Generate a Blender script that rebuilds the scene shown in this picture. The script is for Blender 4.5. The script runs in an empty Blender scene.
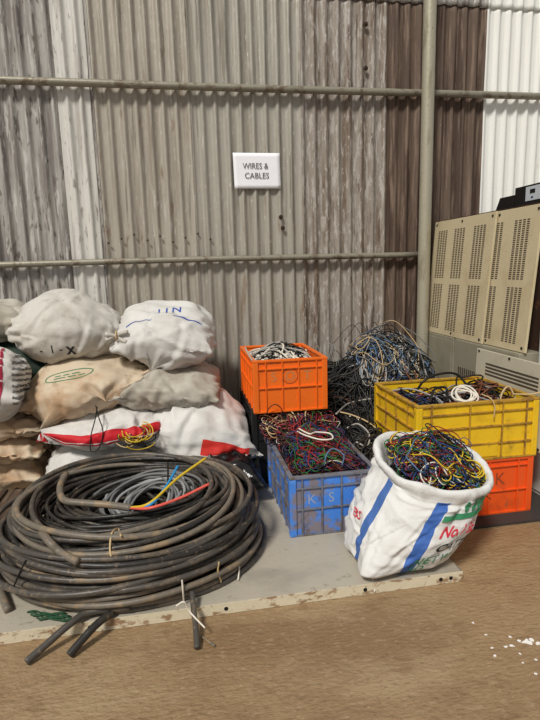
import bpy, bmesh, math
import numpy as np
from math import sin, cos, radians, pi
from mathutils import Matrix, Vector
from mathutils.bvhtree import BVHTree

scene = bpy.context.scene
COL = scene.collection

# ------------------------------------------------------------------ camera
FOC, CAM_H = 520.0, 1.17
YAW, PITCH, ROLL = radians(9.7), radians(10.0), radians(1.6)
fw = np.array([sin(YAW) * cos(PITCH), cos(YAW) * cos(PITCH), -sin(PITCH)])
r0 = np.array([cos(YAW), -sin(YAW), 0.0])
u0 = np.cross(r0, fw)
RT = r0 * cos(ROLL) - u0 * sin(ROLL)
UP = r0 * sin(ROLL) + u0 * cos(ROLL)
cam_data = bpy.data.cameras.new('camera')
cam = bpy.data.objects.new('camera', cam_data)
COL.objects.link(cam)
cam_data.sensor_fit = 'VERTICAL'
cam_data.sensor_height = 36.0
cam_data.lens = FOC / 720 * 36
cam_data.clip_start = 0.02
cam.matrix_world = Matrix(((RT[0], UP[0], -fw[0], 0), (RT[1], UP[1], -fw[1], 0), (RT[2], UP[2], -fw[2], CAM_H), (0, 0, 0, 1)))
scene.camera = cam

# ------------------------------------------------------------------ light
world = bpy.data.worlds.new('daylight')
scene.world = world
world.use_nodes = True
bg = world.node_tree.nodes['Background']
bg.inputs[0].default_value = (0.98, 0.99, 1.0, 1)
bg.inputs[1].default_value = 0.34
sun_data = bpy.data.lights.new('sun', 'SUN')
sun_data.energy = 3.0
sun_data.angle = radians(10)
sun_data.color = (1.0, 0.96, 0.89)
sun = bpy.data.objects.new('sun', sun_data)
COL.objects.link(sun)
SUN_FROM = Vector((-0.55, -0.74, 1.05))
sun.rotation_euler = SUN_FROM.to_track_quat('Z', 'Y').to_euler()
sun.location = (-1, -1, 5)
scene.view_settings.view_transform = 'Standard'
scene.view_settings.look = 'None'
scene.view_settings.gamma = 1.0
scene.view_settings.use_curve_mapping = False
scene.view_settings.exposure = 0.0


# ------------------------------------------------------------------ helpers
def pix(x, y):
    return fw + RT * (x - 270) / FOC - UP * (y - 360) / FOC


def at_z(x, y, z):
    d = pix(x, y)
    return np.array([0, 0, CAM_H]) + d * (z - CAM_H) / d[2]


def at_y(x, y, yy):
    d = pix(x, y)
    return np.array([0, 0, CAM_H]) + d * yy / d[1]


def lin(c):
    return tuple(((v / 255) / 12.92 if v / 255 <= 0.04045 else ((v / 255 + 0.055) / 1.055) ** 2.4) for v in c) + (1.0,)


def mat(name, base, rough=0.6, metal=0.0, layers=(), bump=0.0, bscale=(60, 60, 60), coord='Object', spec=0.4, bdetail=4, ridged=None):
    """layers: (kind, scale3, lo, hi, colour, amount); kind noise | voronoi | band_u | band_v (mask lo..hi of a UV axis)"""
    m = bpy.data.materials.new(name)
    m.use_nodes = True
    nt = m.node_tree
    N, Lk = nt.nodes, nt.links
    b = N['Principled BSDF']
    b.inputs['Roughness'].default_value = rough
    b.inputs['Metallic'].default_value = metal
    b.inputs['Specular IOR Level'].default_value = spec
    tc = N.new('ShaderNodeTexCoord')
    rgb = N.new('ShaderNodeRGB')
    rgb.outputs[0].default_value = lin(base)
    cur = rgb.outputs[0]
    for i, (kind, sc, lo, hi, col, amt) in enumerate(layers):
        if kind in ('noise', 'voronoi'):
            mp = N.new('ShaderNodeMapping')
            mp.inputs['Scale'].default_value = sc
            mp.inputs['Location'].default_value = (3.1 * i + 1.7, 1.3 * i, 0.7 * i)
            Lk.new(tc.outputs[coord], mp.inputs[0])
            if kind == 'noise':
                t = N.new('ShaderNodeTexNoise')
                t.inputs['Scale'].default_value = 1.0
                t.inputs['Detail'].default_value = 5
                t.inputs['Roughness'].default_value = 0.62
                Lk.new(mp.outputs[0], t.inputs['Vector'])
                src = t.outputs[0]
            else:
                t = N.new('ShaderNodeTexVoronoi')
                t.inputs['Scale'].default_value = 1.0
                Lk.new(mp.outputs[0], t.inputs['Vector'])
                src = t.outputs['Distance']
            mr = N.new('ShaderNodeMapRange')
            mr.interpolation_type = 'SMOOTHSTEP'
            mr.inputs['From Min'].default_value = lo
            mr.inputs['From Max'].default_value = hi
            mr.inputs['To Min'].default_value = 0
            mr.inputs['To Max'].default_value = amt
            Lk.new(src, mr.inputs['Value'])
            fac = mr.outputs[0]
        else:
            # sc = (other axis min, other axis max, wobble)
            sp = N.new('ShaderNodeSeparateXYZ')
            Lk.new(tc.outputs['UV'], sp.inputs[0])
            a, o = ('X', 'Y') if kind == 'band_u' else ('Y', 'X')
            ms = []
            for ax, l0, h0 in ((a, lo, hi), (o, sc[0], sc[1])):
                for op, val in (('GREATER_THAN', l0), ('LESS_THAN', h0)):
                    q = N.new('ShaderNodeMath')
                    q.operation = op
                    q.inputs[1].default_value = val
                    Lk.new(sp.outputs[ax], q.inputs[0])
                    ms.append(q.outputs[0])
            f = ms[0]
            for q in ms[1:]:
                mm = N.new('ShaderNodeMath')
                mm.operation = 'MULTIPLY'
                Lk.new(f, mm.inputs[0])
                Lk.new(q, mm.inputs[1])
                f = mm.outputs[0]
            mm = N.new('ShaderNodeMath')
            mm.operation = 'MULTIPLY'
            mm.inputs[1].default_value = amt
            Lk.new(f, mm.inputs[0])
            fac = mm.outputs[0]
        mx = N.new('ShaderNodeMix')
        mx.data_type = 'RGBA'
        Lk.new(fac, mx.inputs['Factor'])
        Lk.new(cur, mx.inputs[6])
        mx.inputs[7].default_value = lin(col)
        cur = mx.outputs[2]
    Lk.new(cur, b.inputs['Base Color'])
    if bump:
        mp = N.new('ShaderNodeMapping')
        mp.inputs['Scale'].default_value = bscale
        Lk.new(tc.outputs[coord], mp.inputs[0])
        t = N.new('ShaderNodeTexNoise')
        t.inputs['Scale'].default_value = 1
        t.inputs['Detail'].default_value = bdetail
        Lk.new(mp.outputs[0], t.inputs['Vector'])
        bp = N.new('ShaderNodeBump')
        bp.inputs['Strength'].default_value = bump
        bp.inputs['Distance'].default_value = 0.01
        Lk.new(t.outputs[0], bp.inputs['Height'])
        if ridged:
            sc, st, dist = ridged
            t2 = N.new('ShaderNodeTexNoise')
            t2.noise_type = 'RIDGED_MULTIFRACTAL'
            t2.inputs['Scale'].default_value = sc
            t2.inputs['Detail'].default_value = 2.5
            t2.inputs['Roughness'].default_value = 0.5
            t2.inputs['Distortion'].default_value = 0.5
            Lk.new(tc.outputs[coord], t2.inputs['Vector'])
            b2 = N.new('ShaderNodeBump')
            b2.inputs['Strength'].default_value = st
            b2.inputs['Distance'].default_value = dist
            Lk.new(t2.outputs[0], b2.inputs['Height'])
            Lk.new(b2.outputs[0], bp.inputs['Normal'])
        Lk.new(bp.outputs[0], b.inputs['Normal'])
    return m


class MB:
    def __init__(self):
        self.v, self.f, self.mi, self.uv = [], [], [], None
        self.n = 0

    def add(self, V, Fc, mi=0):
        self.v.append(np.asarray(V, float))
        self.f += [tuple(int(i) + self.n for i in q) for q in Fc]
        self.mi += [mi] * len(Fc)
        self.n += len(V)
        return self

    def box(self, x0, x1, y0, y1, z0, z1, mi=0):
        V = [(x, y, z) for z in (z0, z1) for y in (y0, y1) for x in (x0, x1)]
        return self.add(V, [(0, 2, 3, 1), (4, 5, 7, 6), (0, 1, 5, 4), (2, 6, 7, 3), (0, 4, 6, 2), (1, 3, 7, 5)], mi)

    def obox(self, o, a, b, c, mi=0):
        """box from corner o and three edge vectors (right-handed)"""
        o, a, b, c = (np.asarray(q, float) for q in (o, a, b, c))
        V = [o + a * i + b * j + c * k for k in (0, 1) for j in (0, 1) for i in (0, 1)]
        return self.add(V, [(0, 2, 3, 1), (4, 5, 7, 6), (0, 1, 5, 4), (2, 6, 7, 3), (0, 4, 6, 2), (1, 3, 7, 5)], mi)

    def tube(self, P, r, sides=8, closed=False, mi=0):
        V, Fc = sweep(np.asarray(P, float)[None], np.array([r]), sides, closed)
        return self.add(V, Fc, mi)

    def data(self, name, mats, smooth=False):
        me = bpy.data.meshes.new(name)
        V = np.concatenate(self.v) if self.v else np.zeros((0, 3))
        return V, me, mats, smooth


def sweep(P, r, sides=5, closed=False):
    """P (W,n,3) polylines -> verts, faces of W tubes"""
    W, n, _ = P.shape
    if closed:
        T = np.roll(P, -1, 1) - np.roll(P, 1, 1)
    else:
        T = np.gradient(P, axis=1)
    T /= np.linalg.norm(T, axis=2, keepdims=True) + 1e-12
    ref = np.where(np.abs(T[:, 0, 2:3]) > 0.9, np.array([[1.0, 0, 0]]), np.array([[0, 0, 1.0]]))
    nrm = np.zeros_like(P)
    cur = ref - T[:, 0] * np.sum(ref * T[:, 0], 1, keepdims=True)
    for i in range(n):
        cur = cur - T[:, i] * np.sum(cur * T[:, i], 1, keepdims=True)
        cur /= np.linalg.norm(cur, axis=1, keepdims=True) + 1e-12
        nrm[:, i] = cur
    bi = np.cross(T, nrm)
    a = np.arange(sides) * 2 * pi / sides
    rr = np.asarray(r)
    rr = rr.reshape(W, -1, 1, 1) if rr.ndim > 1 else rr.reshape(W, 1, 1, 1)
    V = P[:, :, None] + rr * (np.cos(a)[None, None, :, None] * nrm[:, :, None] + np.sin(a)[None, None, :, None] * bi[:, :, None])
    V = V.reshape(-1, 3)
    segs = n if closed else n - 1
    w, i, k = np.meshgrid(np.arange(W), np.arange(segs), np.arange(sides), indexing='ij')
    i2, k2 = (i + 1) % n, (k + 1) % sides
    idx = lambda ii, kk: (w * n + ii) * sides + kk
    Fc = np.stack([idx(i, k), idx(i, k2), idx(i2, k2), idx(i2, k)], -1).reshape(-1, 4)
    Fc = [tuple(q) for q in Fc.tolist()]
    if not closed:
        for q in range(W):
            s = q * n * sides
            e = s + (n - 1) * sides
            Fc.append(tuple(s + t for t in range(sides))[::-1])
            Fc.append(tuple(e + t for t in range(sides)))
    return V, Fc


def base_loc(o):
    l = np.zeros(3)
    while o is not None:
        l = l + np.array(o.location)
        o = o.parent
    return l


def tag(o, label=None, cat=None, group=None, kind=None):
    for k, v in (('label', label), ('category', cat), ('group', group), ('kind', kind)):
        if v:
            o[k] = v
    return o


def obj(name, mb, mats, parent=None, smooth=False, label=None, cat=None, group=None, kind=None, bevel=0, uv=None, auto=None):
    """one mesh object from world-space geometry; its origin goes to its base (or to its parent's)"""
    V = np.concatenate(mb.v)
    if parent is None:
        o0 = np.array([(V[:, 0].min() + V[:, 0].max()) / 2, (V[:, 1].min() + V[:, 1].max()) / 2, V[:, 2].min()])
    else:
        o0 = base_loc(parent)
    me = bpy.data.meshes.new(name)
    me.from_pydata((V - o0).tolist(), [], mb.f)
    mats = mats if isinstance(mats, (list, tuple)) else [mats]
    for m in mats:
        me.materials.append(m)
    if len(mats) > 1:
        me.polygons.foreach_set('material_index', np.array(mb.mi, dtype=np.int32))
    if smooth:
        me.polygons.foreach_set('use_smooth', np.ones(len(mb.f), dtype=bool))
    if uv is not None:
        l = me.uv_layers.new(name='UVMap')
        li = np.zeros(len(me.loops), dtype=np.int32)
        me.loops.foreach_get('vertex_index', li)
        l.data.foreach_set('uv', np.asarray(uv, float)[li].ravel())
    me.update()
    o = bpy.data.objects.new(name, me)
    COL.objects.link(o)
    if parent is None:
        o.location = o0
    else:
        o.parent = parent
    if bevel:
        bv = o.modifiers.new('bevel', 'BEVEL')
        bv.width = bevel
        bv.segments = 2
        bv.limit_method = 'ANGLE'
    return tag(o, label, cat, group, kind)


def thing(name, loc, label=None, cat=None, group=None, kind=None):
    o = bpy.data.objects.new(name, None)
    o.empty_display_size = 0.05
    COL.objects.link(o)
    o.location = loc
    return tag(o, label, cat, group, kind)


def smooth_path(pts, n=40, closed=False):
    """Catmull-Rom through the points"""
    p = np.asarray(pts, float)
    if closed:
        p = np.vstack([p[-1], p, p[0], p[1]])
    else:
        p = np.vstack([2 * p[0] - p[1], p, 2 * p[-1] - p[-2]])
    m = len(p) - 3
    t = np.linspace(0, m, n, endpoint=not closed)
    i = np.minimum(t.astype(int), m - 1)
    f = (t - i)[:, None]
    a, b, c, d = p[i], p[i + 1], p[i + 2], p[i + 3]
    return 0.5 * (2 * b + (c - a) * f + (2 * a - 5 * b + 4 * c - d) * f ** 2 + (3 * b - 3 * c + d - a) * f ** 3)


_txt = {}


def text2d(s, bold=0.0, maxlen=None):
    key = (s, bold, maxlen)
    if key in _txt:
        return _txt[key]
    cu = bpy.data.curves.new('lettering', 'FONT')
    cu.body = s
    cu.align_x = 'CENTER'
    cu.resolution_u = 3
    cu.offset = bold
    to = bpy.data.objects.new('lettering', cu)
    COL.objects.link(to)
    bpy.context.view_layer.update()
    me = bpy.data.meshes.new_from_object(to.evaluated_get(bpy.context.evaluated_depsgraph_get()))
    bm = bmesh.new()
    bm.from_mesh(me)
    bmesh.ops.triangulate(bm, faces=bm.faces)
    if maxlen:
        for _ in range(4):
            es = [e for e in bm.edges if e.calc_length() > maxlen]
            if not es:
                break
            bmesh.ops.subdivide_edges(bm, edges=es, cuts=1)
            bmesh.ops.triangulate(bm, faces=bm.faces)
    V = np.array([v.co[:] for v in bm.verts])
    bm.verts.index_update()
    Fc = [tuple(v.index for v in f.verts) for f in bm.faces]
    bm.free()
    bpy.data.objects.remove(to)
    bpy.data.curves.remove(cu)
    bpy.data.meshes.remove(me)
    # cap height of the built-in font is about 0.73 at size 1
    V[:, 1] -= 0.36
    V /= 0.73
    _txt[key] = (V, Fc)
    return V, Fc


def flat_text(name, s, o, right, up, h, m, parent, sx=1.0, bold=0.0, off=0.001):
    V, Fc = text2d(s, bold)
    right, up, o = (np.asarray(q, float) for q in (right, up, o))
    n = np.cross(right, up)
    P = o + V[:, :1] * right * h * sx + V[:, 1:2] * up * h + n * off
    return obj(name, MB().add(P, Fc), m, parent)


def decal(name, V2, Fc, bvh, o, right, up, m, parent, off=0.002):
    """wraps flat print (metres, 2-D) onto a surface by casting it along the print's own normal"""
    right, up, o = (np.asarray(q, float) for q in (right, up, o))
    right /= np.linalg.norm(right)
    n = np.cross(right, up)
    n /= np.linalg.norm(n)
    up = np.cross(n, right)
    out, ok = [], []
    for x, y in V2[:, :2]:
        p = o + right * x + up * y + n * 0.25
        loc, nr, _, _ = bvh.ray_cast(Vector(p), Vector(-n), 0.6)
        if loc is None:
            out.append(p)
            ok.append(False)
        else:
            if nr.dot(Vector(n)) < 0:
                nr = -nr
            out.append(np.array(loc) + np.array(nr) * off)
            ok.append(True)
    Fc = [f for f in Fc if all(ok[i] for i in f)]
    if not Fc:
        return None
    used = sorted({i for f in Fc for i in f})
    mp = {q: i for i, q in enumerate(used)}
    return obj(name, MB().add([out[i] for i in used], [tuple(mp[i] for i in f) for f in Fc]), m, parent)


def text_decal(name, s, h, bvh, o, right, up, m, parent, sx=1.0, bold=0.0, shear=0.0, off=0.002):
    V, Fc = text2d(s, bold, 0.22)
    V2 = np.stack([(V[:, 0] * sx + shear * V[:, 1]) * h, V[:, 1] * h], 1)
    return decal(name, V2, Fc, bvh, o, right, up, m, parent, off)


def vnoise(P, seed, scale):
    """cheap smooth 3-D noise: a sum of random sines"""
    g = np.random.default_rng(seed)
    out = np.zeros(len(P))
    for _ in range(10):
        k = g.normal(size=3) * scale
        out += np.sin(P @ k + g.uniform(0, 6.28))
    return out / 3.2


# ------------------------------------------------------------------ materials
M = {}
M['floor'] = mat('brown_earthen_concrete', (190, 161, 122), 0.5, layers=[
    ('noise', (1.1, 1.8, 1), 0.42, 0.64, (156, 126, 90), 0.8), ('noise', (2.2, 5, 1), 0.48, 0.68, (210, 184, 144), 0.65),
    ('noise', (9, 20, 1), 0.52, 0.68, (150, 120, 86), 0.6), ('noise', (34, 55, 1), 0.54, 0.68, (214, 190, 152), 0.55), ('noise', (70, 110, 1), 0.56, 0.7, (130, 102, 74), 0.6),
    ('noise', (8, 90, 1), 0.62, 0.74, (110, 84, 60), 0.45), ('voronoi', (9, 14, 1), 0.0, 0.06, (96, 72, 52), 0.5)], bump=0.7, bscale=(40, 80, 20), ridged=(7, 0.3, 0.008))
M['paint'] = mat('dried_white_paint', (240, 236, 232), 0.6)
SW = 0.615
M['sheet0'] = mat('flaking_grey_white_sheet', (170, 166, 160), 0.55, 0.15, [
    ('noise', (26, 4, 1.3), 0.45, 0.62, (112, 104, 100), 0.8), ('noise', (46, 4, 5), 0.54, 0.64, (208, 205, 200), 0.7),
    ('noise', (50, 4, 12), 0.56, 0.66, (92, 82, 76), 0.8)], 0.25, (60, 8, 14))
M['sheet1'] = mat('tan_grey_sheet', (176, 169, 156), 0.55, 0.2, [
    ('noise', (20, 4, 0.8), 0.46, 0.66, (146, 136, 122), 0.7), ('noise', (60, 4, 6), 0.58, 0.68, (204, 200, 192), 0.6),
    ('noise', (22, 4, 4), 0.6, 0.72, (120, 86, 56), 0.65), ('noise', (34, 4, 1.6), 0.54, 0.68, (108, 98, 86), 0.7), ('noise', (80, 4, 20), 0.62, 0.7, (218, 214, 206), 0.6)], 0.2, (60, 8, 14))
M['sheet2'] = mat('grey_sheet', (172, 167, 156), 0.55, 0.2, [
    ('noise', (22, 4, 0.7), 0.46, 0.64, (140, 133, 120), 0.65), ('noise', (70, 4, 7), 0.6, 0.7, (206, 202, 194), 0.6),
    ('noise', (16, 4, 2), 0.6, 0.72, (124, 92, 60), 0.6), ('noise', (34, 4, 1.4), 0.54, 0.68, (106, 98, 86), 0.7), ('noise', (80, 4, 20), 0.62, 0.7, (218, 214, 206), 0.6)], 0.2, (60, 8, 14))
M['sheet3'] = mat('weathered_brown_white_sheet', (150, 141, 131), 0.6, 0.1, [
    ('noise', (16, 4, 0.6), 0.48, 0.62, (112, 94, 78), 0.8), ('noise', (60, 4, 9), 0.50, 0.62, (196, 191, 184), 0.6),
    ('noise', (40, 4, 5), 0.56, 0.68, (84, 62, 48), 0.75), ('noise', (90, 4, 22), 0.58, 0.68, (216, 210, 202), 0.6)], 0.3, (60, 8, 14))
M['sheet4'] = mat('rusted_dark_brown_sheet', (104, 87, 75), 0.7, 0.1, [
    ('noise', (14, 4, 0.5), 0.44, 0.6, (76, 59, 49), 0.85), ('noise', (44, 4, 2.5), 0.5, 0.64, (138, 118, 102), 0.75), ('noise', (30, 4, 1.2), 0.56, 0.66, (60, 42, 33), 0.8),
    ('noise', (60, 4, 8), 0.64, 0.72, (172, 152, 136), 0.5)], 0.3, (60, 8, 14))
M['sheet5'] = mat('white_sheet', (240, 240, 234), 0.5, 0.0, [
    ('noise', (14, 4, 0.6), 0.56, 0.74, (205, 202, 190), 0.5), ('noise', (40, 4, 5), 0.66, 0.74, (150, 130, 104), 0.6)], 0.1, (40, 8, 10))
M['pipe'] = mat('grey_painted_rusty_pipe', (146, 141, 126), 0.5, 0.35, [
    ('noise', (14, 30, 14), 0.52, 0.66, (98, 78, 60), 0.75), ('noise', (40, 60, 40), 0.6, 0.7, (190, 184, 168), 0.6)], 0.15)
M['pole'] = mat('galvanised_pole', (178, 172, 152), 0.45, 0.3, [
    ('noise', (20, 20, 5), 0.5, 0.66, (138, 128, 106), 0.6), ('noise', (50, 50, 24), 0.62, 0.7, (196, 188, 168), 0.6),
    ('noise', (30, 30, 16), 0.66, 0.74, (80, 52, 34), 0.8)], 0.15)
M['rust'] = mat('dark_rust', (58, 40, 30), 0.8)
M['paper'] = mat('white_paper', (250, 250, 255), 0.7)
M['ink'] = mat('grey_ink', (80, 80, 84), 0.8)
M['plate'] = mat('dull_grey_sheet_metal', (184, 176, 160), 0.45, 0.1, [
    ('noise', (3, 5, 3), 0.45, 0.7, (152, 147, 136), 0.7), ('noise', (20, 40, 20), 0.6, 0.72, (124, 108, 88), 0.6)], 0.15)
M['plate_edge'] = mat('chipped_cream_edge_paint', (214, 204, 178), 0.55, 0.0, [
    ('noise', (16, 16, 30), 0.52, 0.62, (140, 104, 72), 0.85), ('noise', (50, 50, 50), 0.62, 0.7, (84, 58, 40), 0.8)], 0.2)
M['dark'] = mat('blackish_hole', (18, 15, 13), 0.9)
M['orange'] = mat('orange_crate_plastic', (240, 112, 28), 0.42, 0, [
    ('noise', (9, 9, 7), 0.55, 0.75, (206, 88, 26), 0.6), ('noise', (30, 30, 16), 0.62, 0.74, (170, 104, 62), 0.6)], 0.08)
M['orange_dark'] = mat('reddish_orange_crate_plastic', (232, 88, 30), 0.42, 0, [
    ('noise', (8, 8, 6), 0.52, 0.72, (186, 72, 32), 0.7), ('noise', (24, 24, 12), 0.6, 0.72, (140, 92, 64), 0.65)], 0.08)
M['yellow'] = mat('yellow_crate_plastic', (234, 192, 34), 0.45, 0, [
    ('noise', (7, 7, 6), 0.5, 0.72, (198, 154, 32), 0.7), ('noise', (18, 18, 14), 0.58, 0.7, (140, 106, 46), 0.7)], 0.1)
M['yellow_rim'] = mat('dirty_yellow_rim', (184, 144, 48), 0.55, 0, [
    ('noise', (22, 22, 22), 0.46, 0.62, (128, 92, 56), 0.8)], 0.1)
M['blue'] = mat('worn_blue_crate_paint', (70, 132, 222), 0.5, 0, [
    ('noise', (9, 9, 9), 0.5, 0.6, (134, 118, 104), 0.85), ('noise', (26, 26, 18), 0.56, 0.66, (96, 78, 62), 0.7),
    ('noise', (14, 14, 30), 0.6, 0.68, (96, 150, 226), 0.7)], 0.15)
M['blue_rim'] = mat('grimy_grey_blue_rim', (112, 116, 128), 0.6, 0, [
    ('noise', (20, 20, 20), 0.45, 0.62, (96, 82, 70), 0.8)], 0.1)
M['emboss'] = mat('faded_emboss_grey', (196, 130, 84), 0.6)
M['emboss_red'] = mat('dark_emboss', (150, 66, 34), 0.6)
M['emboss_blue'] = mat('pale_emboss', (150, 160, 186), 0.6)
M['black_plastic'] = mat('black_crate_plastic', (26, 26, 27), 0.5)
M['beige'] = mat('beige_painted_panel', (206, 192, 158), 0.5, 0, [
    ('noise', (5, 5, 5), 0.48, 0.72, (186, 168, 130), 0.6), ('noise', (18, 18, 18), 0.64, 0.76, (136, 112, 78), 0.6)], 0.05)
M['beige2'] = mat('pale_grey_beige_panel', (196, 190, 170), 0.5, 0, [('noise', (6, 6, 6), 0.5, 0.72, (170, 160, 136), 0.6)], 0.05)
M['cabinet'] = mat('grey_beige_cabinet', (150, 144, 126), 0.5, 0, [('noise', (5, 5, 5), 0.48, 0.7, (124, 116, 98), 0.6)], 0.05)
M['whitecab'] = mat('offwhite_cabinet', (206, 206, 200), 0.45, 0, [('noise', (5, 5, 5), 0.5, 0.74, (178, 174, 164), 0.5)], 0.05)
M['slot'] = mat('dark_vent_slot', (74, 64, 54), 0.9)
M['brown_box'] = mat('rusty_brown_box', (62, 42, 30), 0.8, 0, [('noise', (14, 14, 14), 0.54, 0.68, (112, 72, 40), 0.8)], 0.2)
M['device'] = mat('black_device_plastic', (16, 16, 18), 0.4)
M['device_face'] = mat('light_grey_keypad', (196, 204, 210), 0.4)
M['wood'] = mat('dark_old_timber', (92, 74, 60), 0.85, 0, [('noise', (60, 3, 60), 0.46, 0.62, (60, 46, 36), 0.8), ('noise', (50, 4, 50), 0.58, 0.68, (130, 112, 94), 0.6)], 0.3)
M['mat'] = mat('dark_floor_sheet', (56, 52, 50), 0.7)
# cables
dust = lambda c, a: [('noise', (16, 16, 16), 0.50, 0.66, c, a), ('noise', (60, 60, 60), 0.58, 0.68, (160, 140, 116), a * 0.6)]
M['cable1'] = mat('black_rubber_cable', (46, 44, 42), 0.4, 0, dust((78, 70, 61), 0.7), 0.1)
M['cable2'] = mat('dusty_black_cable', (76, 72, 67), 0.4, 0, dust((116, 102, 86), 0.75), 0.1)
M['cable3'] = mat('earth_stained_cable', (112, 104, 93), 0.45, 0, dust((150, 128, 100), 0.8), 0.1)
M['w_black'] = mat('black_wire', (20, 20, 20), 0.45)
M['w_grey'] = mat('grey_wire', (150, 150, 150), 0.4)
M['w_dgrey'] = mat('dark_grey_wire', (108, 108, 108), 0.45)
M['w_lgrey'] = mat('pale_grey_wire', (168, 164, 156), 0.45)
M['w_white'] = mat('offwhite_wire', (226, 218, 204), 0.5)
M['w_red'] = mat('red_wire', (140, 34, 36), 0.4)
M['w_pink'] = mat('pinkish_red_wire', (164, 62, 70), 0.4)
M['w_blue'] = mat('blue_wire', (36, 60, 110), 0.4)
M['w_lblue'] = mat('steel_blue_wire', (84, 118, 150), 0.4)
M['w_cyan'] = mat('bright_blue_wire', (40, 140, 200), 0.4)
M['w_green'] = mat('green_wire', (48, 112, 56), 0.4)
M['w_yellow'] = mat('yellow_wire', (214, 182, 44), 0.4)
M['w_brown'] = mat('brown_wire', (112, 66, 44), 0.5)
M['w_coral'] = mat('coral_wire', (226, 96, 84), 0.4)
M['w_beige'] = mat('beige_wire', (196, 170, 126), 0.5)
M['w_purple'] = mat('dark_purple_wire', (74, 44, 74), 0.45)
M['net'] = mat('green_net_rope', (28, 72, 44), 0.7)


# ------------------------------------------------------------------ setting
WY = 3.35          # mid-plane of the corrugated wall
g = np.random.default_rng(11)
fl = MB()
nx, ny = 60, 60
xs = np.linspace(-5, 5, nx)
ys = np.linspace(-3, 4.2, ny)
V = np.array([(x, y, 0) for y in ys for x in xs])
fl.add(V, [(j * nx + i, j * nx + i + 1, (j + 1) * nx + i + 1, (j + 1) * nx + i) for j in range(ny - 1) for i in range(nx - 1)])
floor = obj('floor', fl, M['floor'], smooth=True, kind='structure', label='brown worn earthen concrete floor in the foreground', cat='floor')
# dried paint splashes on the floor
for px, py, r in ((527, 642, .02), (531, 640, .012), (519, 641, .008), (510, 637, .007), (512, 646, .009), (506, 647, .008), (473, 623, .006), (492, 648, .006),
                  (538, 644, .011), (495, 656, .006), (520, 654, .005), (536, 660, .006), (523, 663, .005), (486, 635, .005), (536, 674, .006)):
    c = at_z(px, py, 0)
    k = 10
    a = np.arange(k) * 2 * pi / k
    rr = r * (0.6 + 0.8 * g.random(k)) * 0.62
    P = np.stack([c[0] + rr * np.cos(a) * 1.2, c[1] + rr * np.sin(a), np.full(k, 0.0004)], 1)
    P2 = P.copy()
    P2[:, 2] = 0.0016
    mb = MB().add(np.vstack([P, P2]), [tuple(range(k, 2 * k))] + [(i, (i + 1) % k, k + (i + 1) % k, k + i) for i in range(k)])
    obj('paint_splash', mb, M['paint'], floor)

wall = thing('wall_back', (0.8, WY, 0), 'weathered corrugated iron wall behind the sacks and crates', 'wall', kind='structure')
PITCHW = SW / 8


def corr_sheet(x0, x1, z0, z1, yoff, m, seed, amp=0.0095):
    n = int(round((x1 - x0) / PITCHW * 14)) + 1
    nz = 26
    X = np.linspace(x0, x1, n)
    Zs = np.linspace(z0, z1, nz)
    XX, ZZ = np.meshgrid(X, Zs)
    ph = (XX - 0.165) / PITCHW * 2 * pi
    YY = WY + yoff + amp - 2 * amp * ((1 - np.cos(ph)) / 2) ** 2.4 + 0.0025 * np.sin(XX * 7) * np.sin(ZZ * 3.1 + 1) + 0.0012 * np.sin(XX * 31 + ZZ * 9)
    P = np.stack([XX, YY, ZZ], -1).reshape(-1, 3)
    Fc = [(j * n + i, j * n + i + 1, (j + 1) * n + i + 1, (j + 1) * n + i) for j in range(nz - 1) for i in range(n - 1)]
    o = obj('corrugated_sheet', MB().add(P, Fc), m, wall, smooth=True)
    so = o.modifiers.new('thickness', 'SOLIDIFY')
    so.thickness = 0.0012
    so.offset = 1
    return o


edges = [0.165 + SW * k for k in range(-4, 6)]
mats = ['sheet1', 'sheet0', 'sheet0', 'sheet1', 'sheet2', 'sheet3', 'sheet4', 'sheet5', 'sheet5']
for k in range(9):
    corr_sheet(edges[k] - 0.03, edges[k + 1] + 0.03, 0.0, 2.84 + 0.01 * (k % 2), (0.004 if k % 2 else 0.0), M[mats[k]], k * 1.7)
for k in range(9):
    corr_sheet(edges[k] - 0.03, edges[k + 1] + 0.03, 2.765, 3.5, -0.008 + (0.004 if k % 2 else 0.0), M[['sheet1', 'sheet0', 'sheet0', 'sheet1', 'sheet2', 'sheet3', 'sheet0', 'sheet5', 'sheet5'][k]], k * 2.3)
M['sheet_pale'] = mat('pale_flaking_sheet_edge', (214, 211, 204), 0.5, 0.1, [('noise', (30, 4, 1.2), 0.5, 0.64, (168, 162, 154), 0.7), ('noise', (60, 4, 10), 0.58, 0.68, (112, 100, 92), 0.7)], 0.2, (60, 8, 14))
corr_sheet(edges[3] - 0.17, edges[3] + 0.012, 0.0, 2.86, -0.0045, M['sheet_pale'], 0)
# bolt washers and rust spots on the sheets
for px, py in ((366, 24), (366, 68), (283, 228), (281, 217)):
    p = at_y(px, py, WY - 0.014)
    a = np.arange(10) * 2 * pi / 10
    mb = MB()
    for rr, y0, y1 in ((0.014, 0, 0.006), (0.006, -0.008, 0.002)):
        P = [(p[0] + rr * cos(t), p[1] + y, p[2] + rr * sin(t)) for y in (y0, y1) for t in a]
        mb.add(P, [tuple(range(10))] + [(i, 10 + i, 10 + (i + 1) % 10, (i + 1) % 10) for i in range(10)])
    obj('bolt_washer', mb, M['rust'], wall)


for k in range(9):
    p = (edges[3] + 0.04 + PITCHW * (k + 0.15), WY - 0.013, 1.37 + 0.012 * ((k * 7) % 5 - 2))
    a = np.arange(8) * 2 * pi / 8
    P = [(p[0] + 0.006 * cos(t), p[1] + y, p[2] + 0.006 * sin(t)) for y in (-0.002, 0.006) for t in a]
    obj('nail_head', MB().add(P, [tuple(range(8))] + [(i, 8 + i, 8 + (i + 1) % 8, (i + 1) % 8) for i in range(8)]), M['rust'], wall)


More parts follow.
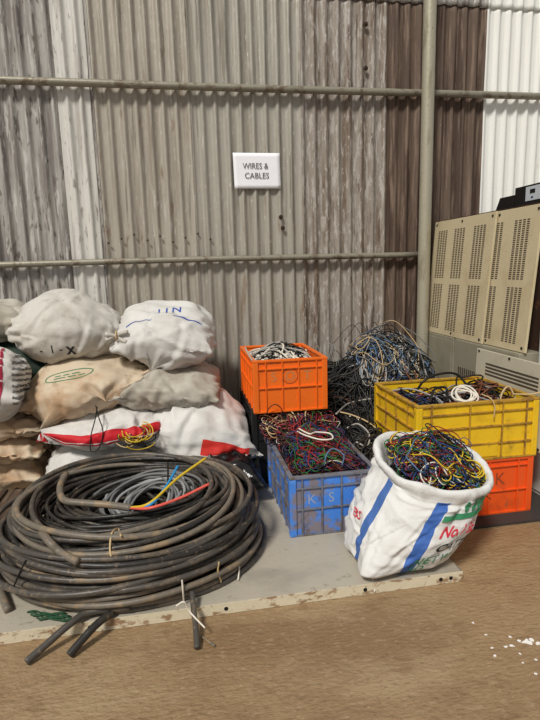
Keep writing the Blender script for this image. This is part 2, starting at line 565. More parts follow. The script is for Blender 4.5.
def pipe(name, p0, p1, r, m, label, cat, seed):
    t = np.linspace(0, 1, 30)[:, None]
    P = np.asarray(p0) * (1 - t) + np.asarray(p1) * t
    d = 0.002 * np.sin(t[:, 0] * 9 + seed)
    P[:, 1] += d * 0.3
    P[:, 2] += d if abs(p1[2] - p0[2]) < 0.5 else 0
    return obj(name, MB().tube(P, r, 20), m, smooth=True, label=label, cat=cat)


CREST = WY - 0.0145
YP = CREST - 0.023
pipe('steel_pipe', (-2.2, YP, 2.236), (3.6, YP, 2.236), 0.0215, M['pipe'], 'upper rusty horizontal steel pipe running across the wall', 'pipe', 0.4)
pipe('steel_pipe', (-2.2, YP, 1.235), (1.59, YP, 1.235), 0.0185, M['pipe'], 'lower thin horizontal steel pipe ending at the upright pole', 'pipe', 2.4)
pole = pipe('steel_pole', (1.583, 3.215, 0), (1.583, 3.215, 3.5), 0.039, M['pole'], 'upright grey steel pole standing against the wall', 'pole', 0)

# paper sign
sx0, sz0 = 0.3745, 1.660
W_, H_ = 0.291, 0.211
sign = thing('paper_sign', (sx0 + W_ / 2, CREST - 0.003, sz0), 'white paper notice with grey capitals stuck on the corrugated wall', 'sign')
nu_, nv_ = 14, 10
P = np.array([(sx0 + W_ * i / (nu_ - 1) + 0.004 * (1 - j / (nv_ - 1)), CREST - 0.003 - 0.004 * (i / (nu_ - 1) - .5) ** 2 - 0.012 * max(0, 0.25 - j / (nv_ - 1)) * (1 - i / (nu_ - 1)), sz0 + H_ * j / (nv_ - 1)) for j in range(nv_) for i in range(nu_)])
pm = obj('paper', MB().add(P, [(j * nu_ + i, j * nu_ + i + 1, (j + 1) * nu_ + i + 1, (j + 1) * nu_ + i) for j in range(nv_ - 1) for i in range(nu_ - 1)]), M['paper'], sign, smooth=True)
so = pm.modifiers.new('thickness', 'SOLIDIFY')
so.thickness = 0.0006
so.offset = -1
for s, xc, zc, sx in (('WIRES &', 0.136, 0.135, 0.86), ('CABLES', 0.143, 0.078, 0.92)):
    flat_text('lettering', s, (sx0 + xc + 0.002, CREST - 0.0062, sz0 + zc), (1, 0, 0), (0, 0, 1), 0.036, M['ink'], sign, sx=sx, bold=0.0)

# ------------------------------------------------------------------ metal plate on the floor
PX0, PX1, PY0, PY1, PZ = -1.75, 0.982, 1.622, 3.27, 0.04
plate = thing('metal_plate', ((PX0 + PX1) / 2, (PY0 + PY1) / 2, 0), 'large grey sheet metal plate lying on floor under the cable coil', 'metal plate')
obj('sheet', MB().box(PX0, PX1, PY0 + 0.002, PY1, PZ - 0.004, PZ), M['plate'], plate)
obj('edge_flange', MB().box(PX0, PX1, PY0, PY0 + 0.003, 0.001, PZ + 0.0005), M['plate_edge'], plate, label='cream painted edge with chipped rusty paint')
obj('edge_flange', MB().box(PX1 - 0.003, PX1 + 0.001, PY0 + 0.003, PY1, 0.001, PZ), M['plate_edge'], plate)
obj('edge_flange', MB().box(PX0, PX1 - 0.004, PY1, PY1 + 0.003, 0.001, PZ), M['plate_edge'], plate)
obj('edge_flange', MB().box(PX0 - 0.001, PX0 + 0.003, PY0 + 0.004, PY1, 0.001, PZ), M['plate_edge'], plate)
for k in range(4):
    obj('stiffener', MB().box(PX0 + 0.3 + k * 0.6, PX0 + 0.34 + k * 0.6, PY0 + 0.01, PY1 - 0.01, 0.001, PZ - 0.005), M['plate'], plate)
for hx in (0.935, 0.895, 0.602, 0.1, -0.35):
    a = np.arange(12) * 2 * pi / 12
    P = [(hx + 0.0075 * cos(t), PY0 - y, 0.02 + 0.0075 * sin(t)) for y in (0.0008, -0.002) for t in a]
    obj('bolt_hole', MB().add(P, [tuple(range(12)), tuple(range(23, 11, -1))] + [(i, 12 + i, 12 + (i + 1) % 12, (i + 1) % 12) for i in range(12)]), M['dark'], plate)

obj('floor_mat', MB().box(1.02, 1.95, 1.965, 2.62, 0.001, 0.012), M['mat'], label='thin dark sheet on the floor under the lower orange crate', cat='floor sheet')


# ------------------------------------------------------------------ crates
def crate(name, x0, x1, y0, y1, z0, z1, m, mr, label, cols, rows, side_cols, band=0.16, tie=0.004, group=None):
    t = thing(name, ((x0 + x1) / 2, (y0 + y1) / 2, z0), label, 'crate', group)
    th, rp = 0.006, 0.009             # wall thickness, rib depth
    Hh = z1 - z0
    ix0, ix1, iy0, iy1 = x0 + rp, x1 - rp, y0 + rp, y1 - rp
    obj('base', MB().box(ix0, ix1, iy0, iy1, z0, z0 + 0.008), m, t)
    obj('side_panel', MB().box(ix0, ix1, iy0, iy0 + th, z0 + 0.008, z1 - 0.004), m, t)
    obj('side_panel', MB().box(ix0, ix1, iy1 - th, iy1, z0 + 0.008, z1 - 0.004), m, t)
    obj('side_panel', MB().box(ix0, ix0 + th, iy0 + th, iy1 - th, z0 + 0.008, z1 - 0.004), m, t)
    obj('side_panel', MB().box(ix1 - th, ix1, iy0 + th, iy1 - th, z0 + 0.008, z1 - 0.004), m, t)
    # rim: a flat ring with a drop
    rm = MB()
    rt = 0.012
    rm.box(x0, x1, y0, y0 + 0.02, z1 - rt, z1)
    rm.box(x0, x1, y1 - 0.02, y1, z1 - rt, z1)
    rm.box(x0, x0 + 0.02, y0 + 0.02, y1 - 0.02, z1 - rt, z1)
    rm.box(x1 - 0.02, x1, y0 + 0.02, y1 - 0.02, z1 - rt, z1)
    obj('rim', rm, mr, t, bevel=0.002)
    for cx, cy in ((x0, y0), (x1 - 0.03, y0), (x0, y1 - 0.03), (x1 - 0.03, y1 - 0.03)):
        obj('corner_post', MB().box(cx, cx + 0.03, cy, cy + 0.03, z0 + 0.002, z1 - rt), m, t, bevel=0.004)
    rw = 0.0055
    for q in cols:
        xx = x0 + (x1 - x0) * q
        obj('rib', MB().box(xx - rw / 2, xx + rw / 2, y0 + 0.001, iy0, z0 + 0.004, z1 - rt), mr, t)
        obj('rib', MB().box(xx - rw / 2, xx + rw / 2, iy1, y1 - 0.001, z0 + 0.004, z1 - rt), mr, t)
    for q in side_cols:
        yy = y0 + (y1 - y0) * q
        obj('rib', MB().box(x0 + 0.001, ix0, yy - rw / 2, yy + rw / 2, z0 + 0.004, z1 - rt), mr, t)
        obj('rib', MB().box(ix1, x1 - 0.001, yy - rw / 2, yy + rw / 2, z0 + 0.004, z1 - rt), mr, t)
    for q in rows:
        zz = z0 + Hh * q
        obj('rib', MB().box(x0 + 0.03, x1 - 0.03, y0 + 0.0005, iy0, zz - rw / 2, zz + rw / 2), mr, t)
        obj('rib', MB().box(x0 + 0.03, x1 - 0.03, iy1, y1 - 0.0005, zz - rw / 2, zz + rw / 2), mr, t)
        obj('rib', MB().box(x0 + 0.0005, ix0, y0 + 0.03, y1 - 0.03, zz - rw / 2, zz + rw / 2), mr, t)
        obj('rib', MB().box(ix1, x1 - 0.0005, y0 + 0.03, y1 - 0.03, zz - rw / 2, zz + rw / 2), mr, t)
    obj('bottom_flange', MB().box(x0 + 0.002, x1 - 0.002, y0 + 0.002, iy0, z0, z0 + 0.008), mr, t)
    return t


OC = (0.338, 0.722, 2.50, 3.03, 0.452, 0.722)
oc = crate('plastic_crate', *OC, M['orange'], M['orange'], 'bright orange plastic crate on top, filled with white cables', (0.17, 0.39, 0.61, 0.85), (0.47, 0.83), (0.2, 0.4, 0.6, 0.8))
for s, xc in (('S', 0.28), ('O', 0.5), ('T', 0.73)):
    flat_text('embossed_letter', s, (OC[0] + 0.384 * xc, OC[2] + 0.0085, 0.635), (1, 0, 0), (0, 0, 1), 0.05, M['emboss'], oc, off=0.0005)
a = np.arange(28) * 2 * pi / 28
P = [(OC[0] + 0.384 * 0.5 + rr * cos(t), OC[2] + 0.008, 0.635 + rr * sin(t)) for rr in (0.037, 0.041) for t in a]
obj('embossed_ring', MB().add(P, [(i, (i + 1) % 28, 28 + (i + 1) % 28, 28 + i) for i in range(28)]), M['emboss_red'], oc)
for ty in (OC[2] + 0.012,):
    obj('corner_tag', MB().tube(smooth_path([(OC[0] + 0.004, ty, 0.722), (OC[0] - 0.008, ty + 0.05, 0.745), (OC[0] - 0.018, ty + 0.1, 0.775)], 8), 0.004, 6), M['w_lgrey'], oc)

BC = (0.337, 0.723, 2.58, 3.1, 0.04, 0.452)
bkc = crate('plastic_crate', *BC, M['black_plastic'], M['black_plastic'], 'black plastic crate underneath the bright orange crate', (0.25, 0.5, 0.75), (0.3, 0.6, 0.85), (0.25, 0.5, 0.75))
BLC = (0.409, 0.800, 2.0, 2.56, 0.04, 0.31)
blc = crate('plastic_crate', *BLC, M['blue'], M['blue_rim'], 'worn blue plastic crate full of coloured wires on metal plate', (0.14, 0.36, 0.58, 0.8), (0.45, 0.8), (0.2, 0.4, 0.6, 0.8))
for s, xc in (('K', 0.25), ('S', 0.47)):
    flat_text('embossed_letter', s, (BLC[0] + 0.39 * xc, BLC[2] + 0.0085, 0.205), (1, 0, 0), (0, 0, 1), 0.045, M['emboss_blue'], blc, off=0.0005)
YC = (0.99, 1.585, 2.045, 2.55, 0.285, 0.562)
yc = crate('plastic_crate', *YC, M['yellow'], M['yellow_rim'], 'yellow plastic crate with loose cables, stacked on orange crate', (0.12, 0.43, 0.7, 0.9), (0.28, 0.58, 0.82), (0.2, 0.45, 0.7))
obj('label_plate', MB().box(1.255, 1.39, YC[2] + 0.004, YC[2] + 0.01, 0.30, 0.362), M['yellow'], yc, bevel=0.002)
LC = (0.995, 1.578, 2.05, 2.55, 0.0125, 0.2835)
lc = crate('plastic_crate', *LC, M['orange_dark'], M['orange_dark'], 'reddish orange plastic crate underneath the yellow crate', (0.1, 0.36, 0.62, 0.87), (0.42, 0.86), (0.2, 0.45, 0.7))
flat_text('embossed_letter', 'K', (LC[0] + 0.583 * 0.72, LC[2] + 0.0085, 0.185), (1, 0, 0), (0, 0, 1), 0.06, M['emboss_red'], lc, off=0.0005)

# ------------------------------------------------------------------ machines on the right
def vent_panel(name, xb, xt, y0, y1, z0, z1, m, label, vcols, vrows, nsub=3, nslot=24):
    """leaning sheet panel facing -X; vcols are (y fraction centre, y width fraction)"""
    t = thing(name, ((xb + xt) / 2, (y0 + y1) / 2, z0), label, 'vent panel')
    upv = np.array([xt - xb, 0, z1 - z0])
    yv = np.array([0, y1 - y0, 0])
    o = np.array([xb, y0, z0])
    nx_ = np.array([-(z1 - z0), 0, xt - xb])
    nx_ /= np.linalg.norm(nx_)
    th = 0.012
    obj('sheet', MB().obox(o, yv, upv, -nx_ * th), m, t, bevel=0.002)
    for c, w in vcols:
        for r0_, r1_ in vrows:
            mb = MB()
            for si in range(nsub):
                for k in range(nslot):
                    f0 = c - w / 2 + w * si / nsub + w * 0.04
                    f1 = c - w / 2 + w * (si + 1) / nsub - w * 0.05
                    h0 = r0_ + (r1_ - r0_) * k / nslot
                    h1 = h0 + (r1_ - r0_) / nslot * 0.55
                    mb.obox(o + yv * f0 + upv * h0 + nx_ * -0.0003, yv * (f1 - f0), upv * (h1 - h0), nx_ * 0.0012)
            obj('vent_slots', mb, M['slot'], t)
    for fy in (0.04, 0.5, 0.96):
        for fz in (0.03, 0.97):
            c = o + yv * fy + upv * fz
            mb = MB().obox(c - yv / np.linalg.norm(yv) * 0.006 - upv / np.linalg.norm(upv) * 0.006, yv / np.linalg.norm(yv) * 0.012, upv / np.linalg.norm(upv) * 0.012, nx_ * 0.003)
            obj('screw', mb, M['dark'], t)
    return t


cab1 = thing('cabinet', (1.9, 3.08, 0), 'grey beige metal cabinet in the corner beside the cable heap', 'cabinet')
obj('body', MB().box(1.632, 2.2, 2.90, 3.29, 0.0, 0.722), M['cabinet'], cab1, bevel=0.004)
obj('front_panel', MB().box(1.628, 1.632, 2.92, 3.27, 0.05, 0.70), M['cabinet'], cab1)
cab2 = thing('cabinet', (1.9, 2.6, 0), 'grey metal cabinet with low vent, behind the yellow crate', 'cabinet')
obj('body', MB().box(1.632, 2.2, 2.275, 2.885, 0.0, 0.722), M['cabinet'], cab2, bevel=0.004)
obj('front_panel', MB().box(1.628, 1.632, 2.29, 2.87, 0.05, 0.715), M['cabinet'], cab2)
mb = MB()
for k in range(9):
    mb.box(1.6265, 1.6285, 2.64 + k * 0.022, 2.652 + k * 0.022, 0.50, 0.56)
obj('vent_slots', mb, M['slot'], cab2)
vent_panel('vent_panel', 1.634, 1.688, 2.605, 3.275, 0.725, 1.436, M['beige'], 'beige louvred panel with six vent blocks leaning near the pole', ((0.21, 0.19), (0.53, 0.19), (0.83, 0.18)), ((0.05, 0.45), (0.50, 0.92)), 4, 28)
vent_panel('vent_panel', 1.652, 1.706, 2.262, 2.932, 0.725, 1.436, M['beige'], 'pale beige louvred panel tucked behind the larger leaning panel', ((0.21, 0.19), (0.53, 0.19), (0.83, 0.18)), ((0.05, 0.45), (0.50, 0.92)), 4, 28)
vent_panel('vent_panel', 1.590, 1.606, 2.02, 2.60, 0.30, 0.705, M['beige2'], 'low beige panel with long horizontal vents right of yellow crate', ((0.48, 0.8),), ((0.46, 0.62), (0.68, 0.86)), 1, 4)
bb = thing('brown_box', (2.0, 2.75, 0.722), 'rusty brown metal box behind the leaning vent panels', 'box')
obj('body', MB().box(1.76, 2.3, 2.27, 3.27, 0.7225, 1.44), M['brown_box'], bb)
obj('lid', MB().box(1.75, 2.31, 2.265, 3.275, 1.44, 1.45), M['brown_box'], bb)
wc = thing('cabinet', (1.95, 1.95, 0), 'off-white metal cabinet at the right edge beside vent panel', 'cabinet')
obj('body', MB().box(1.727, 2.3, 1.55, 2.255, 0.0, 1.40), M['whitecab'], wc, bevel=0.005)
obj('door', MB().box(1.720, 1.727, 1.57, 2.25, 0.03, 1.38), M['whitecab'], wc, bevel=0.002)
obj('screw', MB().box(1.717, 1.721, 2.19, 2.202, 1.335, 1.347), M['dark'], wc)
dv = thing('control_unit', (1.9, 2.55, 1.45), 'black control unit with light keypad on top of brown box', 'control unit')
obj('body', MB().box(1.80, 2.05, 2.32, 2.62, 1.4505, 1.555), M['device'], dv, bevel=0.004)
obj('low_body', MB().add([(1.80, 2.62, 1.4505), (2.05, 2.62, 1.4505), (2.05, 2.79, 1.4505), (1.80, 2.79, 1.4505), (1.80, 2.62, 1.52), (2.05, 2.62, 1.52), (2.05, 2.75, 1.52), (1.80, 2.75, 1.52)],
                         [(0, 3, 2, 1), (4, 5, 6, 7), (0, 1, 5, 4), (1, 2, 6, 5), (2, 3, 7, 6), (3, 0, 4, 7)]), M['device'], dv)
kp = obj('keypad', MB().box(1.797, 1.80, 2.41, 2.525, 1.475, 1.545), M['device_face'], dv)
obj('screen', MB().box(1.7955, 1.797, 2.452, 2.49, 1.51, 1.53), M['dark'], kp)
obj('button', MB().box(1.7955, 1.797, 2.465, 2.48, 1.486, 1.494), M['w_blue'], kp)

# ------------------------------------------------------------------ sacks
def inflate(nu, nv, L, W, tie0, tie1, seed, press=0.0022, iters=190):
    """a flat two-sided cloth bag blown up until the cloth is taut: gives the gathered, wrinkled pillow of a stuffed sack"""
    rg = np.random.default_rng(seed)
    ids = np.arange(nu * nv).reshape(nu, nv)
    low = ids.copy()
    n_in = (nu - 2) * (nv - 2)
    low[1:-1, 1:-1] = nu * nv + np.arange(n_in).reshape(nu - 2, nv - 2)
    U, Vv = np.meshgrid(np.linspace(-.5, .5, nu), np.linspace(-.5, .5, nv), indexing='ij')
    flat = np.zeros((nu * nv + n_in, 3))
    for lay, s in ((ids, 1), (low, -1)):
        flat[lay.ravel(), 0] = (U * L).ravel()
        flat[lay.ravel(), 1] = (Vv * W).ravel()
        flat[lay.ravel(), 2] = (s * 0.01 * (1 - (2 * U) ** 4) * (1 - (2 * Vv) ** 4)).ravel()
    E_, Fq = [], []
    for lay, top in ((ids, 1), (low, 0)):
        E_ += [np.stack([lay[:-1].ravel(), lay[1:].ravel()], 1), np.stack([lay[:, :-1].ravel(), lay[:, 1:].ravel()], 1),
               np.stack([lay[:-1, :-1].ravel(), lay[1:, 1:].ravel()], 1), np.stack([lay[1:, :-1].ravel(), lay[:-1, 1:].ravel()], 1)]
        q = np.stack([lay[:-1, :-1].ravel(), lay[1:, :-1].ravel(), lay[1:, 1:].ravel(), lay[:-1, 1:].ravel()], 1)
        Fq.append(q if top else q[:, ::-1])
    E_ = np.unique(np.sort(np.concatenate(E_), 1), axis=0)
    Fq = np.concatenate(Fq)
    p = flat.copy()
    p[:, 2] += rg.normal(size=len(p)) * 0.004
    N_ = len(p)
    rest = np.linalg.norm(flat[E_[:, 0], :2] - flat[E_[:, 1], :2], axis=1)
    deg = np.bincount(E_.ravel(), minlength=N_)[:, None]
    pins = []
    for flag, col in ((tie0, 0), (tie1, nu - 1)):
        if flag:
            for off in range(3):
                pins.append(ids[abs(col - off)])
                pins.append(low[abs(col - off)])
    pin = np.unique(np.concatenate(pins)) if pins else None
    for it in range(iters):
        a, b, c, d = (p[Fq[:, k]] for k in range(4))
        fn = np.cross(c - a, d - b) * 0.5
        nn = np.zeros((N_, 3))
        for k in range(3):
            nn[:, k] = np.bincount(Fq.ravel(), weights=np.repeat(fn[:, k], 4), minlength=N_)
        nn /= np.linalg.norm(nn, axis=1, keepdims=True) + 1e-9
        p += nn * press * (1.0 if it < iters * 0.8 else 0.5)
        if pin is not None:
            s = min(1, it / 60)
            p[pin, 1] += (flat[pin, 1] * (1 - 0.86 * s) - p[pin, 1]) * 0.5
            p[pin, 2] *= 0.8
        for _ in range(4):
            dv_ = p[E_[:, 1]] - p[E_[:, 0]]
            ln = np.linalg.norm(dv_, axis=1)
            st = np.where(ln > rest, 1.0, 0.7) * (ln - rest) / (ln + 1e-9) * 0.5
            cr = dv_ * st[:, None]
            ac = np.zeros((N_, 3))
            for k in range(3):
                ac[:, k] = np.bincount(E_[:, 0], weights=cr[:, k], minlength=N_) - np.bincount(E_[:, 1], weights=cr[:, k], minlength=N_)
            p += ac / deg * 2.6
    mn, mx = p.min(0), p.max(0)
    p = (p - (mn + mx) / 2) / (mx - mn)
    uv = np.stack([flat[:, 0] / L + 0.5, (flat[:, 1] / W + 0.5) * 0.5], 1)
    uv[nu * nv:, 1] += 0.5          # the underside lives in the upper half of the map
    return p, [tuple(q) for q in Fq.tolist()], uv


PIL = [inflate(72, 48, 0.9, 0.6, False, False, 3), inflate(72, 48, 0.95, 0.62, False, True, 5), inflate(60, 48, 0.75, 0.62, False, False, 9, 0.003)]
PLACED = []


def rot(p, rx, ry, rz):
    m = Matrix.Rotation(radians(rz), 3, 'Z') @ Matrix.Rotation(radians(ry), 3, 'Y') @ Matrix.Rotation(radians(rx), 3, 'X')
    return p @ np.array(m).T


def creases(p, Fc, seed, dims, n=54, amp=1.45):
    rg = np.random.default_rng(seed + 500)
    Fa = np.array(Fc)
    fn = np.cross(p[Fa[:, 2]] - p[Fa[:, 0]], p[Fa[:, 3]] - p[Fa[:, 1]])
    nn = np.zeros_like(p)
    for k in range(4):
        np.add.at(nn, Fa[:, k], fn)
    nn /= np.linalg.norm(nn, axis=1, keepdims=True) + 1e-9
    d_ = np.zeros(len(p))
    for _ in range(n):
        c = p[rg.integers(len(p))]
        a = rg.normal(size=3) * np.array([0.5, 1.0, 1.0])
        if rg.random() < 0.5:
            a = np.cross(c + rg.normal(size=3) * 0.03, rg.normal(size=3))      # runs towards the middle
        a /= np.linalg.norm(a) + 1e-9
        w = rg.uniform(0.008, 0.016)
        A = rg.uniform(0.003, 0.008) * amp
        q = (p - c) @ a
        win = np.exp(-(np.linalg.norm(p - c, axis=1) / rg.uniform(0.07, 0.17)) ** 2)
        d_ += A * win * (np.exp(-(q / w) ** 2) - 0.9 * np.exp(-((q - 1.7 * w) / w) ** 2))
    # gathers at both ends
    phi = np.arctan2(p[:, 2] / dims[2], p[:, 1] / dims[1])
    e = np.clip((np.abs(p[:, 0]) / dims[0] - 0.24) / 0.2, 0, 1)
    d_ += 0.0045 * amp * e * (np.sin(9 * phi + 3 * np.sin(2 * phi + seed)) + 0.6 * np.sin(17 * phi + seed))
    # puckers along the long seams
    e2 = np.exp(-np.abs(p[:, 2]) / 0.03) * np.clip((np.abs(p[:, 1]) / dims[1] - 0.28) / 0.15, 0, 1)
    d_ += 0.0018 * amp * e2 * np.sin(p[:, 0] * 95 + 2 * np.sin(p[:, 0] * 23 + seed))
    return p + nn * d_[:, None]


def sack(kind, c, dims, r, m, label, seed, lump=0.02, sag=0.0, flip=False, group='stuffed sacks stacked by the wall', smooth_n=1, keep=None, taper=(0.0, 0.0)):
    p0, Fc, uv = PIL[kind]
    p = p0.copy()
    if flip:
        p = p * np.array([-1, 1, 1])
        Fc = [q[::-1] for q in Fc]
    for sgn, tp in ((-1, taper[0]), (1, taper[1])):      # narrowing towards an end
        e = np.clip(sgn * p[:, 0] * 2, 0, 1) ** 1.6
        p[:, 1:] *= (1 - tp * e)[:, None]
    p = p * np.array(dims)
    nl = vnoise(p, seed, 9.0)
    rad = p / (np.linalg.norm(p, axis=1, keepdims=True) + 1e-6)
    p = p + rad * (lump * nl)[:, None] * np.array([0.5, 0.5, 1.0])
    p[:, 2] += 0.35 * lump * vnoise(p, seed + 7, 26.0) * np.sign(p[:, 2])
    p[:, 2] -= sag * (2 * p[:, 0] / dims[0]) ** 2
    p = creases(p, Fc, seed, dims)
    low = -0.5 * dims[2] * 0.78
    p[:, 2] = np.where(p[:, 2] < low, low + (p[:, 2] - low) * 0.25, p[:, 2])
    p = rot(p, *r) + np.array(c)
    # rest on what is already there
    for bvh in PLACED:
        for i in range(len(p)):
            loc, nr, _, dist = bvh.find_nearest(Vector(p[i]), 0.22)
            if loc is not None:
                dlt = Vector(p[i]) - loc
                if dlt.dot(nr) < 0.003 and (dist < 0.13):
                    p[i] = np.array(loc + nr * 0.004)
    p[:, 2] = np.maximum(p[:, 2], PZ + 0.002)
    p[:, 1] = np.minimum(p[:, 1], CREST - 0.012)
    if keep is not None:
        p = keep(p)
    # relax once
    Fa = np.array(Fc)
    for _ in range(smooth_n):
        ac = np.zeros_like(p)
        ct = np.zeros(len(p))
        for k in range(4):
            np.add.at(ac, Fa[:, k], p[Fa[:, (k + 1) % 4]] + p[Fa[:, (k - 1) % 4]])
            np.add.at(ct, Fa[:, k], 2)
        p = p * 0.8 + ac / ct[:, None] * 0.2
    bvh = BVHTree.FromPolygons([Vector(q) for q in p], Fc)
    PLACED.append(bvh)
    t = thing('stuffed_sack', (p[:, 0].mean(), p[:, 1].mean(), p[:, 2].min()), label, 'sack', group)
    obj('sack_body', MB().add(p, Fc), m, t, smooth=True, uv=uv)
    return t, bvh, p


def cloth(name, base, dirt, amt, extra=(), weave=0.25):
    return mat(name, base, 0.62, 0, [('noise', (4, 4, 4), 0.45, 0.7, dirt, amt), ('noise', (14, 14, 14), 0.55, 0.72, tuple(int(v * 0.8) for v in dirt), amt * 0.7)] + list(extra), weave, (40, 40, 40), spec=0.35, bdetail=6, ridged=(7.5, 0.8, 0.03))


M['sk_white'] = cloth('white_woven_sack', (202, 198, 190), (172, 164, 152), 0.7)
M['sk_white2'] = cloth('clean_white_sack', (212, 210, 206), (184, 178, 170), 0.6)
M['sk_tan'] = cloth('earth_stained_sack', (206, 190, 166), (176, 140, 104), 0.85)
M['sk_grey'] = cloth('dirty_grey_sack', (186, 180, 168), (150, 140, 124), 0.7)
M['sk_red'] = cloth('white_sack_red_band', (218, 215, 211), (190, 184, 178), 0.5, [('band_v', (0, 1, 0), -0.01, 0.068, (196, 28, 40), 1.0), ('band_v', (0, 1, 0), 0.5, 0.525, (170, 24, 34), 1.0)])
M['sk_redpatch'] = cloth('white_sack_red_patch', (214, 212, 208), (184, 178, 170), 0.5, [('band_v', (0.52, 0.86, 0), 0.0, 0.045, (208, 52, 44), 1.0), ('band_v', (0.86, 0.95, 0), 0.0, 0.045, (130, 126, 122), 1.0)])
M['sk_text'] = cloth('printed_white_sack', (214, 210, 204), (180, 172, 162), 0.5)
M['sk_green'] = cloth('dark_green_sack', (40, 58, 46), (24, 34, 28), 0.6)
M['print_blue'] = mat('blue_print', (56, 82, 168), 0.6)
M['print_black'] = mat('black_print', (38, 36, 40), 0.6)
M['print_green'] = mat('green_print', (52, 128, 88), 0.6)
M['print_red'] = mat('red_print', (206, 46, 66), 0.6)
M['print_maroon'] = mat('maroon_print', (160, 34, 62), 0.6)

def clear_crate(p):
    p = p.copy()
    m_ = p[:, 1] > 2.56
    p[m_, 0] = np.minimum(p[m_, 0], BC[0] - 0.012)
    return p


# bottom layer
g_sack = sack(2, (-0.43, 2.80, 0.19), (0.58, 0.46, 0.34), (0, 0, 3), M['sk_white2'], 'plump white sack at the bottom below the red-banded sack', 21)
l_sack = sack(0, (-1.08, 2.86, 0.17), (0.66, 0.5, 0.24), (0, 2, 4), M['sk_tan'], 'lowest brown-stained sack at the left edge', 23)
k_sack = sack(0, (-1.06, 2.84, 0.31), (0.68, 0.5, 0.17), (0, 3, 0), M['sk_tan'], 'middle brown-stained sack squashed at the left edge', 24)
j_sack = sack(0, (-1.06, 2.82, 0.43), (0.68, 0.5, 0.17), (0, 2, 4), M['sk_tan'], 'upper brown-stained sack at left edge under the striped sack', 25)
e_sack = sack(0, (-0.43, 2.75, 0.41), (0.60, 0.52, 0.19), (9, -4, 2), M['sk_red'], 'flat white sack with a red band along its front', 26, 0.012, taper=(0.45, 0.1))
f_sack = sack(0, (0.11, 2.77, 0.29), (0.66, 0.58, 0.46), (2, 12, -12), M['sk_redpatch'], 'large white sack with red patch on its front hem', 22, 0.02, keep=clear_crate, taper=(0.1, 0.4))
m_sack = sack(0, (-0.96, 3.08, 0.64), (0.76, 0.44, 0.38), (0, 0, 4), M['sk_green'], 'dark green sack wedged behind the stained tan sack', 27)
d_sack = sack(2, (-0.08, 2.83, 0.57), (0.56, 0.52, 0.26), (8, 4, -4), M['sk_grey'], 'dirty grey-white sack below the blue-lettered sack', 28)
c_sack = sack(0, (-0.51, 2.80, 0.595), (0.68, 0.5, 0.29), (10, -10, 3), M['sk_tan'], 'stained tan sack with a faint green oval print', 29, taper=(0.6, 0.55))
h_sack = sack(0, (-1.045, 2.66, 0.68), (0.58, 0.40, 0.42), (6, 12, 6), M['sk_text'], 'white sack with rows of fine print and maroon line at left edge', 30)
i_sack = sack(0, (-1.08, 3.06, 0.93), (0.62, 0.44, 0.26), (0, 0, 0), M['sk_grey'], 'greyish sack at far left, top of its pile by the wall', 31)
a_sack = sack(1, (-0.565, 2.95, 0.87), (0.60, 0.54, 0.37), (6, 6, -2), M['sk_white'], 'big white sack on top of the pile, knotted at one end', 32, 0.02, taper=(0.35, 0.25))
b_sack = sack(2, (-0.075, 2.90, 0.835), (0.52, 0.52, 0.33), (14, 5, -4), M['sk_white2'], 'white sack with blue lettering on top, right of knotted sack', 33, 0.02)

# prints on the sacks
nrm_up = lambda tilt: (np.array([1.0, 0, 0]), np.array([0, cos(tilt), sin(tilt)]))
for i, s in enumerate('IIN'):
    text_decal('blue_lettering', s, 0.062, b_sack[1], (-0.105 + i * 0.04 + (0.012 if i == 2 else 0), 2.80, 0.975), (1, 0, -0.12), (0, cos(0.7), sin(0.7)), M['print_blue'], b_sack[0], sx=0.8, bold=0.01)
V2 = np.array([(x, 0.004 * sin(x * 40) - 0.25 * max(0, abs(x) - 0.1) + dy) for x in np.linspace(-0.19, 0.19, 40) for dy in (-0.0035, 0.0035)])
for lo_, hi_ in ((0, 13), (24, 39)):
    decal('blue_hem_line', V2, [(2 * i, 2 * i + 2, 2 * i + 3, 2 * i + 1) for i in range(lo_, hi_)], b_sack[1], (-0.08, 2.75, 0.915), (1, 0, -0.12), (0, cos(0.7), sin(0.7)), M['print_blue'], b_sack[0])
# oval on the tan sack
a = np.linspace(0, 2 * pi, 48, endpoint=False)
sq = lambda v, e: np.sign(v) * np.abs(v) ** e
ring = np.concatenate([np.stack([rx * sq(np.cos(a), 0.6), ry * sq(np.sin(a), 0.8)], 1) for rx, ry in ((0.118, 0.030), (0.113, 0.026))])
ox_r, ox_u = (1, 0.05, 0.14), (0, cos(1.0), sin(1.0))
oc_pos = (-0.555, 2.66, 0.675)
decal('oval_print', ring, [(i, (i + 1) % 48, 48 + (i + 1) % 48, 48 + i) for i in range(48)], c_sack[1], oc_pos, ox_r, ox_u, M['print_green'], c_sack[0])
for yy, marks in ((0.007, ((-0.07, -0.04), (-0.03, 0.0), (0.012, 0.05))), (-0.008, ((-0.075, -0.02), (-0.008, 0.03), (0.042, 0.075)))):      # worn, unreadable rows of print
    for m0, m1 in marks:
        V2 = np.array([(m0 + (m1 - m0) * i / 7, yy + dy) for i in range(8) for dy in (-0.0022, 0.0022)])
        decal('worn_print', V2, [(2 * i, 2 * i + 2, 2 * i + 3, 2 * i + 1) for i in range(7)], c_sack[1], oc_pos, ox_r, ox_u, M['print_green'], c_sack[0])
# dark marks on the big white sack
for s_, dx_ in (('-', -0.055), ('l', 0.0), ('-', 0.04)):
    text_decal('dark_lettering', s_, 0.04, a_sack[1], (-0.63 + dx_, 2.72, 0.80), (1, 0, 0.02), (0, 0.25, 1), M['print_black'], a_sack[0])
text_decal('dark_lettering', 'x', 0.055, a_sack[1], (-0.545, 2.72, 0.80), (1, 0, 0.02), (0, 0.25, 1), M['print_black'], a_sack[0], bold=0.02)
